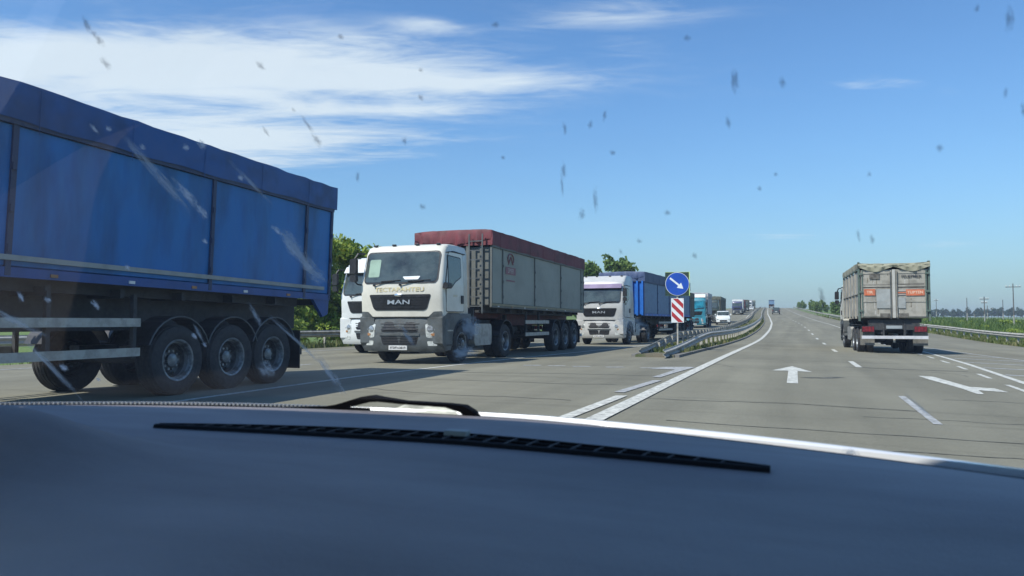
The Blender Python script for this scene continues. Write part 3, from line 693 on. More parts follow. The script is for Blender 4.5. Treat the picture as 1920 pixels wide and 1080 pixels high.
def mirror_y(b): return b
def mk_cab(R, c, L=1.75, top=3.18, w=1.24, ws=(2.14, 2.98), high=False, visor=None, glass=None, badge=None, name_text=None, lower=None, grille_m=None, detail=True, right_glass=True, lightbar=False, seams=True, textcol=None, mirrors='out'):
    """MAN-like cab-over cab. R: truck root, c: paint, front at y=0 facing -y"""
    glass = glass or M_GLASS; lower = lower or M_GREYPL; grille_m = grille_m or M_BLACK
    zt = top
    if high: zs = [1.22, 1.5, 1.8, ws[0], 2.45, 2.75, ws[1], ws[1]+.25, zt-.25, zt-.06]; ys = [.06, .035, .01, .0, .10, .19, .27, .40, .62, .80]
    else: zs = [1.22, 1.5, 1.8, ws[0], 2.45, 2.75, ws[1], zt-.05]; ys = [.06, .035, .01, .0, .08, .155, .22, .33]
    def bow(x): return .11*(abs(x)/1.24)**2.4
    def sx(z): return w*(1-.045*max(0, z-2.1)/1.0)
    def front(x, z, off): return (x, float(np.interp(z, zs, ys))+bow(x)-off, z)
    prof_ = [(ys[i], zs[i]) for i in range(len(zs))] + [(ys[-1]+.16, zt), (L*.6, zt+.02), (L-.1, zt), (L, zt-.10), (L, 2.4), (L, 1.30), (L*.55, 1.33), (.35, 1.33), (.1, 1.22)]
    cx_, cz_ = L*.5, 2.15; rings = []
    for k, x in enumerate([-w, -w+.03, -w+.10, -w*.7, -w*.35, 0, w*.35, w*.7, w-.10, w-.03, w]):
        ex = abs(abs(x)-w); ins = .075 if ex < .001 else (.022 if ex < .04 else 0)
        ring = []
        for y, z in prof_:
            d = math.hypot(y-cx_, z-cz_); y2 = y+(cx_-y)/d*ins; z2 = z+(cz_-z)/d*ins
            f = 1-.045*max(0, z-2.1)/1.0; yy = y2 + (bow(x) if y < L*.45 else 0)
            ring.append((x*f, yy, z2))
        rings.append(ring)
    b = MB(); b.rings(rings); cab = b.build('cab', c, R, smooth=True)
    # windscreen: rubber surround then the pane
    b = MB(); b.patch(rrect(-w+.13, w-.13, ws[0]-.02, ws[1]+.01, .12), front, .010, 6, -.03); b.build('windscreen_seal', M_BLACK, cab)
    b = MB(); b.patch(rrect(-w+.165, w-.165, ws[0]+.02, ws[1]-.03, .10), front, .016, 6, .008); wsn = b.build('windscreen', glass, cab, smooth=True)
    # windows and doors on both sides
    for sd in (-1, 1):
        side = lambda y, z, off, sd=sd: (sd*(sx(z)+off), y, z)
        if seams:
            d0 = [(.30, 1.37), (1.42, 1.37), (1.42, 2.98), (.52, 2.98), (.30, 2.2)]
            b = MB(); b.patch(rpoly(d0, .06), side, .003, 4, -.05); b.build('door_seam', M_BLACK, cab)
            d1 = [(.318, 1.388), (1.402, 1.388), (1.402, 2.962), (.53, 2.962), (.318, 2.2)]
            b = MB(); b.patch(rpoly(d1, .06), side, .007, 4, -.02); dr = b.build('door', c, cab)
            b = MB(); b.box(sd*(w+.0), sd*(w+.045), 1.22, 1.33, 1.60, 1.82); b.build('door_handle', M_BLACK, cab)
        win = [(.42, 2.88), (1.26, 2.86), (1.26, 2.32), (.86, 2.16), (.62, 2.0), (.40, 2.0)]
        b = MB(); b.patch(rpoly(win, .05), side, .012, 4, .0); b.build('window_seal', M_BLACK, cab)
        win = [(.45, 2.85), (1.23, 2.83), (1.23, 2.34), (.84, 2.19), (.62, 2.05), (.44, 2.05)]
        b = MB(); b.patch(rpoly(win, .05), side, .016, 4, .008); b.build('side_window', glass, cab)
        # gutter strip over the door
        b = MB(); b.tube([(sd*(sx(2.95)+.01), .38, 2.94), (sd*(sx(3.0)+.012), .8, 3.0), (sd*(sx(2.98)+.012), 1.55, 2.97)], .014, 6); b.build('roof_gutter', M_BLACK, cab)
        # mirrors: arm, main housing, wide angle housing
        if detail:
            if mirrors == 'folded' and sd > 0:
                b = MB(); b.tube([(w-.02, .34, 2.08), (w+.08, .26, 2.04), (w+.10, .22, 2.0)], .03, 6); b.build('mirror_arm', M_BLACK, cab, smooth=True)
                b = MB(); b.prism(rpoly([(w-.02, 1.98), (w+.12, 1.98), (w+.13, 2.12), (w+.02, 2.14)], .03), .12, .40, 'y'); b.build('mirror', M_BLACK, cab)
                continue
            x0 = sd*(w-.02); xm = sd*(w+.12)
            b = MB(); b.tube([(x0, .30, 2.96), (sd*(w+.05), .06, 2.95), (xm, -.0, 2.78)], .03, 6); b.tube([(x0, .30, 2.10), (sd*(w+.08), .10, 2.12), (xm, .02, 2.2)], .022, 6)
            mr_ = b.build('mirror_arm', M_BLACK, cab, smooth=True)
            b = MB(); b.prism(rpoly([(sd*(w+.03), 2.40), (sd*(w+.23), 2.40), (sd*(w+.22), 2.80), (sd*(w+.03), 2.82)], .05), -.08, .04, 'y'); b.build('mirror', M_BLACK, cab)
            b = MB(); b.prism(rpoly([(sd*(w+.03), 2.18), (sd*(w+.22), 2.18), (sd*(w+.22), 2.37), (sd*(w+.03), 2.37)], .05), -.08, .04, 'y'); b.build('mirror', M_BLACK, cab)
    # grille panel in the nose
    g = [(-.92, 1.83), (.92, 1.83), (.80, 1.46), (.72, 1.41), (-.72, 1.41), (-.80, 1.46)]
    b = MB(); b.patch(rpoly(g, .05), front, .012, 4, 0); gr = b.build('grille', grille_m, cab)
    for k in range(5):
        z = 1.47+k*.07; hw = .74+(z-1.41)*.30
        b = MB(); V = []
        for x in np.linspace(-hw, hw, 9): V.append([front(x, z, .022), front(x, z+.022, .022), front(x, z+.022, .010), front(x, z, .010)])
        b.rings(V); b.build('grille_slat', M_BLACK, gr)
    for sd in (-1, 1):
        b = MB(); b.patch(rpoly([(sd*.80, 1.215), (sd*.98, 1.375), (sd*1.20, 1.385), (sd*1.20, 1.215)], .03), front, .008, 3, -.02); b.build('corner_panel', lower, cab)
    # seam under the nose
    b = MB(); V = []
    for x in np.linspace(-.85, .85, 9): V.append([front(x, 1.225, .014), front(x, 1.245, .014), front(x, 1.245, 0), front(x, 1.225, 0)])
    b.rings(V); b.build('nose_seam', M_BLACK, cab)
    # wipers
    if detail:
        for x0, dx in ((-.75, .62), (.05, .66)):
            b = MB(); p = front(x0, ws[0]-.05, .03); q = front(x0+dx, ws[0]+.05, .035); b.tube([p, q], .011, 5); q2 = front(x0+dx*.35, ws[0]+.035, .03); q3 = front(x0+dx*1.3, ws[0]+.065, .03); b.tube([q2, q3], .013, 5)
            b.cyl(front(x0, ws[0]-.06, .0), front(x0, ws[0]-.06, .05), .03, 8); b.build('wiper', M_BLACK, cab)
    if visor:
        b = MB(); V = []
        for x in np.linspace(-w+.12, w-.12, 11):
            y = float(np.interp(ws[1], zs, ys))+bow(x); V.append([(x, y-.02, ws[1]+.0), (x, y-.19, ws[1]-.10), (x, y-.21, ws[1]-.08), (x, y-.04, ws[1]+.14)])
        b.rings(V); b.build('sun_visor', visor, cab, smooth=True)
    if badge:
        p = front(0, 1.62, .034); o_ = text_mesh(badge, .165, mat('badge_grey', (.42, .44, .45), .35, .5), 'badge_letters', cab, p, (PI/2-.05, 0, 0), 1.9, .006, .002)
        for v_ in o_.data.vertices: v_.co.z -= bow(v_.co.x*1.9)
        b = MB(); b.lathe([(0, .0), (0, .075), (.012, .075), (.02, .06), (.02, 0.001)], (0, 0, 0), 'y', 20); e = b.build('badge', M_CHROME, cab, smooth=True); e.location = front(0, 1.81, .02); e.rotation_euler = (0, 0, 0); e.scale = (1.6, -1, .55)
    if name_text:
        p = front(0, 1.955, .006); o_ = text_mesh(name_text, .15, textcol, 'lettering', cab, p, (PI/2-.02, 0, 0), 1.45, .002, .002)
        for v_ in o_.data.vertices: v_.co.z -= bow(v_.co.x*1.45)
        for sd in (-1, 1): text_mesh('AP ET', .075, textcol, 'lettering', cab, (sd*(sx(1.78)+.008), .85, 1.80), (PI/2, 0, sd*PI/2), 1.3, .002, .001)
    # roof: marker lamps
    if detail:
        for x in (-.95, -.35, .35, .95):
            b = MB(); zz = zs[-1]+.02; yy = ys[-1]+bow(x)+.02; b.box(x-.05, x+.05, yy-.02, yy+.06, zz, zz+.05); b.build('marker_lamp', M_BLACK, cab, bevel=.01)
    # lower body: fenders with wheel arch, bumper, lamps
    for sd in (-1, 1):
        a = [(.30, .36), (.12, .55), (.10, 1.22), (.34, 1.335), (L+.18, 1.335), (L+.22, .80), (L+.14, .62)]
        cx2, cz2, r = 1.38, .53, .64
        arch = [(cx2+r*math.cos(q), cz2+r*math.sin(q)) for q in np.linspace(.12, PI-.05, 14)]
        b = MB(); b.prism(a+arch+[(.62, .36)], sd*.80, sd*(w-.01), 'x'); b.build('fender', lower, R)
        b = MB(); arc = [(sd*(w+.0), cx2+r*math.cos(q), cz2+r*math.sin(q)) for q in np.linspace(.1, PI-.1, 14)]; b.tube(arc, .02, 6); b.build('arch_lip', M_BLACK, R, smooth=True)
        for k, z in enumerate((.48, .86)):
            b = MB(); b.box(sd*(w-.06), sd*(w+.015), .36+.02*k, .70, z, z+.035); b.build('step', M_ZINC if k else M_BLACK, R)
    # bumper lofted with the same bow
    def fb(x, z, off): return (x, .02+bow(x)*1.6+float(np.interp(z, [.3, .45, .9, 1.22], [.10, .02, .0, .07]))-off, z)
    V = []
    for x in [-w, -w+.04, -w*.8, -w*.5, 0, w*.5, w*.8, w-.04, w]:
        e = .05 if abs(abs(x)-w) < .01 else 0
        pr = [(.10+e, .32+e), (.015+e, .45), (.0+e, .70), (.0+e, .95), (.05+e, 1.205-e), (.45, 1.205-e), (.45, .34+e)]
        V.append([(x, .02+(bow(x)*1.6 if y < .4 else 0)+y, z) for y, z in pr])
    b = MB(); b.rings(V); bp = b.build('bumper', lower, R, smooth=True)
    for pg, nm in (([(-.66, 1.10), (.66, 1.10), (.52, .84), (-.52, .84)], 'upper_intake'), ([(-.56, .72), (.56, .72), (.50, .50), (-.50, .50)], 'lower_intake')):
        b = MB(); b.patch(rpoly(pg, .04), fb, .006, 3, -.01); q = b.build(nm, M_BLACK, bp)
        z0, z1 = pg[2][1], pg[0][1]
        for k in range(3):
            z = z0+(z1-z0)*(k+.7)/3.4; hw = np.interp(z, [z0, z1], [abs(pg[2][0]), abs(pg[0][0])])-.05
            b = MB(); b.rings([[fb(x, z, .02), fb(x, z+.018, .02), fb(x, z+.018, .004), fb(x, z, .004)] for x in np.linspace(-hw, hw, 7)]); o = b.build('intake_slat', M_CHASSIS, R)
    b = MB(); b.rings([[fb(x, .745, .028), fb(x, .80, .028), fb(x, .80, .0), fb(x, .745, .0)] for x in np.linspace(-.60, .60, 9)]); b.build('bumper_bar', M_GREYPL, bp)
    for sd in (-1, 1):
        hl = [(sd*.74, 1.08), (sd*(w-.03), 1.12), (sd*(w-.04), .80), (sd*(w-.14), .66), (sd*.78, .70)]
        b = MB(); b.patch(rpoly(hl, .04), fb, .008, 3, -.01); lm = b.build('headlight', M_LENS, R, smooth=False)
        for xx, rr, m_ in ((.88, .085, M_REFL), (1.06, .075, M_REFL)):
            b = MB(); b.patch([(sd*xx+rr*math.cos(q), .93+rr*math.sin(q)) for q in np.linspace(0, 2*PI, 17)[:-1]], fb, .020, 2, .004); b.build('reflector', m_, lm)
        b = MB(); b.patch(rpoly([(sd*.90, .80), (sd*(w-.10), .83), (sd*(w-.14), .74), (sd*.92, .74)], .02), fb, .018, 2, .004); b.build('turn_signal', M_AMBER, lm)
        b = MB(); b.patch(rpoly([(sd*.80, .60), (sd*1.08, .61), (sd*1.06, .48), (sd*.82, .48)], .03), fb, .010, 2, -.004); b.build('fog_lamp', M_LENS, R)
    b = MB(); b.box(-.27, .27, -.035, .0, .37, .485); pt = b.build('number_plate', M_WHITE, R)
    b = MB(); b.box(-.235, .235, -.0375, -.0355, .395, .46); b.build('plate_characters', mat('plate_grey', (.45, .45, .44), .6, var=.5, vscale=30, mixlo=.48, mixhi=.52), pt)
    # underbody mass: radiator, frame, axle
    b = MB(); b.box(-.78, .78, .45, 1.5, .50, 1.30); b.build('engine_block', M_CHASSIS, R)
    return cab, front, side

def mk_tractor(R, c, L=1.75, axle=5.05, top=3.18, frame_end=6.0, **k):
    cab, front, side = mk_cab(R, c, L, top, **k)
    for sd in (-1, 1):
        b = MB(); b.box(sd*.36, sd*.45, .4, frame_end, .72, .98); b.build('chassis_rail', M_CHASSIS, R)
        add_wheel(R, 'front', sd*1.06, 1.38, sd); add_wheel(R, 'drive', sd*1.06, axle, sd)
        b = MB(); b.prism(rrect(2.35, 3.65, .42, 1.05, .12), sd*.62, sd*1.16, 'x'); b.build('fuel_tank', M_ALU if sd > 0 else M_CHASSIS, R)
        r = .62; arc = [(axle+r*math.cos(q), .53+r*math.sin(q)) for q in np.linspace(.25, PI-.25, 12)]; arc2 = [(y+(y-axle)*.04, z+(z-.53)*.04) for y, z in arc[::-1]]
        b = MB(); b.prism(arc+arc2, sd*.82, sd*1.24, 'x'); b.build('mudguard', M_BLACK, R)
        b = MB(); b.box(sd*1.05, sd*1.22, L+.35, L+.42, .6, 1.5); b.build('splash_panel', M_CHASSIS, R)
    b = MB(); b.cyl((-1.0, 1.38, .52), (1.0, 1.38, .52), .07, 8); b.cyl((-1.0, axle, .52), (1.0, axle, .52), .13, 10); b.build('axle', M_CHASSIS, R)
    b = MB(); b.box(-.5, .5, axle-.6, axle+.35, .98, 1.16); b.build('fifth_wheel', M_CHASSIS, R)
    b = MB(); b.box(-.9, -.55, L+.1, L+.35, .95, 2.9); b.cyl((-.72, L+.22, 2.85), (-.72, L+.22, 3.1), .07, 8); b.build('air_intake', M_BLACK, R)
    return cab

def mk_trailer(R, y0, ln, bodym, tarpm, framem, posts, axles, z0=1.56, z1=3.42, zt=3.92, w=1.25, lean=0., pitch=0., seed=1, railm=None, rail_z=None, chassis=None, ladder=True, rear_skirt=False, guards=True, guard_y=None, postm=None, fine=True, wheel='trailer', tail=True, pivot_rear=False):
    """tipping semitrailer body with panels, posts, rolled tarpaulin, running gear"""
    r = random.Random(seed); y1 = y0+ln; chassis = chassis or M_CHASSIS; postm = postm or framem
    b = MB(); b.box(-w+.03, w-.03, y0+.04, y1-.04, z0+.05, z1-.02); body = b.build('trailer_body', framem, R, bevel=.02)
    body.location = (0, 0, 0); body.rotation_euler = (0, 0, 0)
    piv = Vector((0, y1 if pivot_rear else y0, 1.3))
    M_ = Matrix.Translation(piv) @ Matrix.Rotation(pitch, 4, 'X') @ Matrix.Rotation(lean, 4, 'Y') @ Matrix.Translation(-piv)
    body.matrix_local = M_
    b = MB(); b.box(-.95, .95, y0+.15, y1-.65, z0-.17, z0+.04); b.build('subframe', M_CHASSIS, body)
    ys = [y0]+[y0+p for p in posts]+[y1]
    for sd in (-1, 1):
        for a, c_ in zip(ys[:-1], ys[1:]):
            n = 7; rings = []                                   # panels bulge slightly
            for i in range(n):
                q = i/(n-1); yy = a+.03+(c_-a-.06)*q; bl = .012*math.sin(PI*q)*r.uniform(.6, 1.3)
                rings.append([(sd*(w-.025), yy, z0+.10), (sd*(w+.004+bl*.6), yy, z0+.12), (sd*(w+.004+bl), yy, (z0+z1)/2), (sd*(w+.004+bl*.5), yy, z1-.04), (sd*(w-.025), yy, z1-.02)])
            b = MB(); b.rings(rings); b.build('side_panel', bodym, body, smooth=True)
        for p in ys:
            wd = .035; yy = min(max(p, y0+wd), y1-wd)
            b = MB(); b.box(sd*(w-.02), sd*(w+.035), yy-wd, yy+wd, z0, z1); b.build('post', postm, body)
            if fine and p not in (ys[0],):
                for z in (z0+.28, z0+.75, z0+1.25):
                    b = MB(); b.box(sd*(w+.03), sd*(w+.055), yy-.03, yy+.02, z, z+.09); b.build('latch', postm, body)
        b = MB(); b.box(sd*(w-.02), sd*(w+.05), y0, y1, z1-.03, z1+.045); b.build('top_rail', postm, body)
        b = MB(); b.box(sd*(w-.05), sd*(w+.03), y0+.02, y1-.02, z0-.02, z0+.10); b.build('bottom_rail', framem, body)
        if railm:
            zz = rail_z or z0+.12
            b = MB(); b.box(sd*(w+.012), sd*(w+.05), y0+.02, y1-.25, zz, zz+.065); b.build('trim_rail', railm, body)
        if fine:
            for k in range(int(ln/1.2)):
                b = MB(); b.box(sd*(w+.03), sd*(w+.045), y0+.5+k*1.2, y0+.6+k*1.2, z0+.01, z0+.05); b.build('side_marker', M_AMBER if k % 2 else M_WHITE, body)
    # tarpaulin
    n = int(ln/.28); rings = []
    for i in range(n+1):
        yy = y0-.05+(ln+.12)*i/n; jit = [r.uniform(-.018, .018) for _ in range(12)]; sag = .025*math.sin(i*1.9)
        ring = []
        for k in range(13):
            q = -1+2*k/12; x = q*(w+.06); ring.append((x*(1 if abs(q) < 1 else 1), yy, zt+.03*(1-q*q)+sag*(1-q*q)+jit[k % 12]*.8))
        low = z1+.02+.012*math.sin(i*1.3)
        ring = [(-w-.065, yy, low)] + [(-w-.068+jit[1], yy, (low+zt)/2)] + ring + [(w+.068+jit[2], yy, (low+zt)/2), (w+.065, yy, low)]
        rings.append(ring)
    b = MB(); b.rings(rings, closed=False, caps=False)
    for e in (0, -1): b.add(rings[e], [tuple(range(len(rings[e])))])
    tp = b.build('tarpaulin', tarpm, body, smooth=True)
    if fine:
        for e, dy in ((y0, -1), (y1, 1)):                         # gathered folds at both ends
            b = MB(); rr = []
            for i in range(25):
                q = -1+2*i/24; x = q*(w+.04); f = .03*math.sin(i*2.3)+.02*math.sin(i*5.1)
                rr.append([(x, e+dy*.05, zt+.035*(1-q*q)), (x, e+dy*(.09+f), zt-.08), (x, e+dy*(.08+f*1.2), zt-.25-.12*(1-q*q)-abs(f)*1.5), (x, e+dy*.03, zt-.27-.12*(1-q*q))])
            b.rings(rr); b.build('tarpaulin_flap', tarpm, body, smooth=True)
        for k in range(int(ln/1.4)):
            for sd in (-1, 1):
                yy = y0+.6+k*1.4; b = MB(); b.tube([(sd*(w+.078), yy, zt-.02), (sd*(w+.08), yy, z1-.10)], .004, 4); b.build('tarpaulin_strap', tarpm, body)
    # front bulkhead: ribs and ladder
    if ladder:
        for x in (-.95, -.5, .0, .5, .95):
            b = MB(); b.box(x-.04, x+.04, y0-.05, y0+.04, z0, z1); b.build('bulkhead_rib', framem, body)
        for x in (.62, 1.05):
            b = MB(); b.box(x-.02, x+.02, y0-.20, y0-.16, z0-.2, z1+.35); b.build('ladder_rail', M_GREYPL, body)
        for k in range(8):
            b = MB(); b.box(.62, 1.05, y0-.19, y0-.165, z0+.0+.28*k, z0+.03+.28*k); b.build('ladder_rung', M_GREYPL, body)
        for x in (-.8, .2):
            b = MB(); b.tube([(x, y0-.12, z0+.1), (x, y0-.16, z0+1.2), (x+.1, y0-.12, z1)], .025, 6); b.build('air_hose', M_CHASSIS_RED, body)
        b = MB(); b.cyl((-.25, y0-.14, z0-.1), (-.25, y0-.14, z1-.1), .09, 12); b.build('tipping_ram', M_ALU, body)
    if rear_skirt:
        for sd in (-1, 1):
            b = MB(); b.prism([(y1-.60, z0+.02), (y1-.01, z0+.02), (y1-.03, z0-.30), (y1-.20, z0-.36)], sd*(w-.06), sd*(w+.01), 'x'); b.build('tail_bracket', framem, body)
    # running gear
    for sd in (-1, 1):
        b = MB(); b.prism([(y0+.1, z0-.06), (y1-.15, z0-.06), (y1-.15, .98), (y0+3.2, .98), (y0+2.4, 1.22), (y0+.1, 1.22)], sd*.42, sd*.54, 'x'); b.build('trailer_beam', chassis, R)
        for a in axles:
            add_wheel(R, wheel, sd*1.04, a, sd)
            rr = .64; arc = [(a+rr*math.cos(q), .54+rr*math.sin(q)) for q in np.linspace(.35, PI-.35, 12)]
            arc2 = [(y+(y-a)*.035, z+(z-.54)*.035) for y, z in arc[::-1]]
            b = MB(); b.prism(arc+arc2, sd*.84, sd*1.235, 'x'); mg = b.build('mudguard', M_BLACK, R)
            b = MB(); b.tube([(sd*1.238, y, z+.012) for y, z in arc], .012, 5); b.build('mudguard_edge', M_GREYPL, mg, smooth=True)
        if guards:
            ga, gb = guard_y or (y0+3.3, axles[0]-.85)
            for z in (.62, 1.04):
                b = MB(); b.box(sd*1.19, sd*1.22, ga, gb, z, z+.12); b.build('side_guard', M_ALU, R)
            k = ga+.15
            while k < gb:
                b = MB(); b.box(sd*1.12, sd*1.185, k, k+.06, .60, z0-.1); b.build('guard_bracket', M_CHASSIS, R); k += 1.35
        b = MB(); b.box(sd*.62, sd*.74, y0+2.55, y0+2.67, .30, 1.35); b.box(sd*.55, sd*.82, y0+2.46, y0+2.76, .26, .31); b.build('landing_leg', M_CHASSIS, R)
        b = MB(); b.box(sd*.60, sd*1.16, y1-(.10 if tail else .9), y1-(.04 if tail else .84), .78, .95); b.build('tail_light', M_RED if tail else M_BLACK, R)
        b = MB(); b.box(sd*.84, sd*1.22, axles[-1]+.78, axles[-1]+.80, .22, .95); b.build('mud_flap', M_BLACK, R)
    for a in axles:
        b = MB(); b.cyl((-1.0, a, .53), (1.0, a, .53), .075, 8); b.box(-.6, -.4, a-.35, a+.35, .62, .74); b.box(.4, .6, a-.35, a+.35, .62, .74); b.build('axle', M_CHASSIS, R)
    k = y0+.8
    while k < y1-.3:
        b = MB(); b.box(-1.15, 1.15, k, k+.07, z0-.16, z0-.04); b.build('cross_member', M_CHASSIS, R); k += 1.15
    b = MB(); b.box(-1.2, 1.2, y1-(.12 if tail else .9), y1-(.04 if tail else .82), .48, .60); b.build('underrun_bar', M_WHITE if tail else M_BLACK, R)
    b = MB(); b.cyl((-.3, y0+3.6, .85), (-.3, y0+4.5, .85), .16, 12); b.cyl((.3, y0+3.6, .85), (.3, y0+4.5, .85), .16, 12); b.build('air_tank', M_CHASSIS, R)
    b = MB(); b.box(-1.1, -.6, y0+3.4, y0+4.3, .5, 1.0); b.build('tool_box', M_BLACK, R)
    return body

M_WCAB = paint('cab_white', (.68, .655, .565)); M_WCAB2 = paint('cab_clean_white', (.70, .72, .70)); M_SCAB = paint('cab_silver', (.50, .50, .48))
M_BTRAIL = mat('trailer_blue', (.003, .135, .42), .55, 0, .3, .9, coat=.05, dust=.4, stretch=(1, 1.2, .35), dustcol=(.03, .20, .42)); M_BTARP = mat('tarp_blue', (.008, .08, .28), .55, 0, .25, 1.3, dust=.25, dustcol=(.09, .11, .2))
M_BFRAME = mat('frame_blue', (.014, .07, .26), .5, dust=.2, dustcol=(.08, .12, .2)); M_BPOST = mat('post_dark_blue', (.022, .04, .10), .6, dust=.3, dustcol=(.1, .12, .15))
M_GTRAIL = mat('trailer_grey', (.27, .28, .235), .6, 0, .12, .8, dust=.3, dustcol=(.33, .31, .25)); M_MTARP = mat('tarp_maroon', (.15, .022, .032), .7, 0, .3, 1.5, dust=.3, dustcol=(.2, .1, .09))
M_GFRAME = mat('frame_grey', (.12, .13, .12), .6, dust=.4, dustcol=(.17, .15, .11)); M_YRAIL = mat('rail_ochre', (.26, .22, .12), .6, dust=.3)
M_RAILG = mat('rail_grey', (.30, .32, .32), .5, .3, dust=.3); M_YEL = mat('lettering_yellow', (.70, .60, .34), .5, var=.2)

def place_vehicle(name, label, cat, s, t, dyaw=0., rev=False, group=None):
    return root(name, label, cat, wpos(s, t, .007), -heading(t)-math.radians(dyaw) + (PI if rev else 0), group)

# --- near blue semitrailer with its tractor
T1 = place_vehicle('semi_truck', 'bright blue tipping semitrailer with dark blue tarpaulin filling the left edge', 'truck', -9.62, -3.3, -1.9, group='trucks queuing in the oncoming lanes')
mk_tractor(T1, M_WCAB2, badge=None, axle=4.6, frame_end=5.6)
mk_trailer(T1, 3.3, 12.75, M_BTRAIL, M_BTARP, M_BFRAME, [2.9, 5.95, 9.3, 11.85], [12.05, 13.25, 14.35], z0=1.60, z1=3.42, zt=3.90, railm=M_RAILG, rail_z=1.78, rear_skirt=True, guard_y=(7.0, 11.3), postm=M_BPOST, lean=math.radians(1.6), pitch=-math.radians(.8), seed=3, tail=False, pivot_rear=True)
# --- white truck with grey tipper trailer
T2 = place_vehicle('semi_truck', 'dusty white cab truck with yellow lettering pulling a grey trailer under a maroon tarpaulin', 'truck', -9.75, 17.15, -.3, group='trucks queuing in the oncoming lanes')
mk_tractor(T2, M_WCAB, badge='MAN', name_text='TECTAPAHTEU', textcol=M_YEL, axle=4.75, mirrors='folded')
bd = mk_trailer(T2, 3.35, 10.6, M_GTRAIL, M_MTARP, M_GFRAME, [.95, 4.05, 7.2, 10.2], [10.1, 11.4, 12.7], z0=1.56, z1=3.40, zt=3.88, railm=M_YRAIL, rail_z=1.60, chassis=M_CHASSIS_RED, pitch=-math.radians(.3), seed=5, guard_y=(6.6, 9.2))
M_LRED = mat('decal_red', (.24, .10, .11), .6); M_LWH = mat('decal_pale', (.40, .34, .31), .6)
b = MB(); b.box(1.268, 1.272, 4.55, 5.45, 2.62, 2.86); dc = b.build('decal', M_LRED, bd)
text_mesh('SPIER', .21, M_LWH, 'decal_letters', bd, (1.275, 5.0, 2.74), (PI/2, 0, PI/2), 1.1, .002, .003)
b = MB(); b.tube([(1.272, 5.0+.26*math.sin(q), 3.12+.17*math.cos(q)) for q in np.linspace(-2.4, 2.4, 16)], .022, 4); b.tube([(1.272, 4.8, 2.95), (1.272, 5.0, 3.2), (1.272, 5.2, 2.95)], .02, 4); b.build('decal_emblem', M_LRED, bd)
b = MB(); b.box(1.268, 1.271, 4.62, 5.38, 2.40, 2.45); b.build('decal_stripe', M_LRED, bd)
b = MB(); b.patch(rrect(-.98, -.62, 2.3, 2.78, .04), lambda x, z, o: (x, float(np.interp(z, [2.14, 2.45, 2.75, 2.98], [0, .08, .155, .22]))+.11*(abs(x)/1.24)**2.4-o, z), .020, 3, .016); b.build('pale_curtain', mat('curtain_green', (.26, .38, .30), .6), T2)
b = MB(); b.patch(rpoly([(.10, 2.30), (.62, 2.31), (.56, 2.22), (.18, 2.22)], .03), lambda x, z, o: (x, float(np.interp(z, [2.14, 2.45], [0, .08]))+.11*(abs(x)/1.24)**2.4-o, z), .020, 2, .016); b.build('paper_on_dash', M_PAPER, T2)
# --- white truck in the outer lane, mostly hidden
T3 = place_vehicle('box_truck', 'white truck half hidden behind the left side of the white cab with yellow lettering', 'truck', -13.85, 22.3, -.5, group='trucks queuing in the oncoming lanes')
mk_tractor(T3, M_WCAB2, top=3.42, lower=M_WCAB2, axle=4.8, high=True, ws=(2.05, 2.92), visor=M_WCAB2)
mk_trailer(T3, 3.4, 10.2, M_GTRAIL, M_GTRAIL, M_GFRAME, [3, 6], [10.0, 11.3, 12.6], z0=1.5, z1=3.0, zt=3.3, fine=False, ladder=False)
# --- silver truck with blue trailer
T4 = place_vehicle('semi_truck', 'silver cab truck with purple visor and blue trailer, right behind the maroon covered one', 'truck', -9.20, 36.3, 3.2, group='trucks queuing in the oncoming lanes')
M_PURP = mat('visor_purple', (.22, .17, .27), .4)
mk_tractor(T4, M_SCAB, L=2.2, top=3.50, high=True, ws=(2.1, 2.92), visor=M_PURP, lower=M_SCAB, badge='MAN', axle=5.4, frame_end=6.4)
M_B2 = mat('trailer_slate_blue', (.12, .22, .36), .6, dust=.35, dustcol=(.16, .19, .22)); M_B2T = mat('tarp_slate_blue', (.04, .07, .16), .6, dust=.2, dustcol=(.12, .14, .18)); M_B2F = mat('frame_bright_blue', (.01, .13, .48), .5)
mk_trailer(T4, 4.3, 13.2, M_B2, M_B2T, M_B2F, [3.2, 6.4, 9.6], [13.0, 14.3, 15.6], z0=1.5, z1=3.35, zt=3.9, seed=9, guard_y=(8, 11.8), postm=M_B2T, ladder=False)
for k in range(9):
    b = MB(); b.box(-1.2+k*.29, -1.1+k*.29, 4.22, 4.29, 1.5, 3.4); b.build('bulkhead_rib', M_B2F, T4)
# --- truck behind the arrow sign
T5 = place_vehicle('semi_truck', 'white cab truck with dark trailer mostly hidden behind the blue arrow sign', 'truck', -10.85, 61.5, 1.5, group='trucks queuing in the oncoming lanes')
M_DKG = mat('trailer_dark_olive', (.07, .075, .055), .7, dust=.3, dustcol=(.16, .12, .08))
mk_tractor(T5, M_WCAB2, top=3.45, high=True, ws=(2.1, 2.92), detail=True)
mk_trailer(T5, 3.6, 11, M_DKG, M_DKG, M_DKG, [3, 6, 9], [10.6, 11.9, 13.2], zt=3.9, fine=False, seed=12)
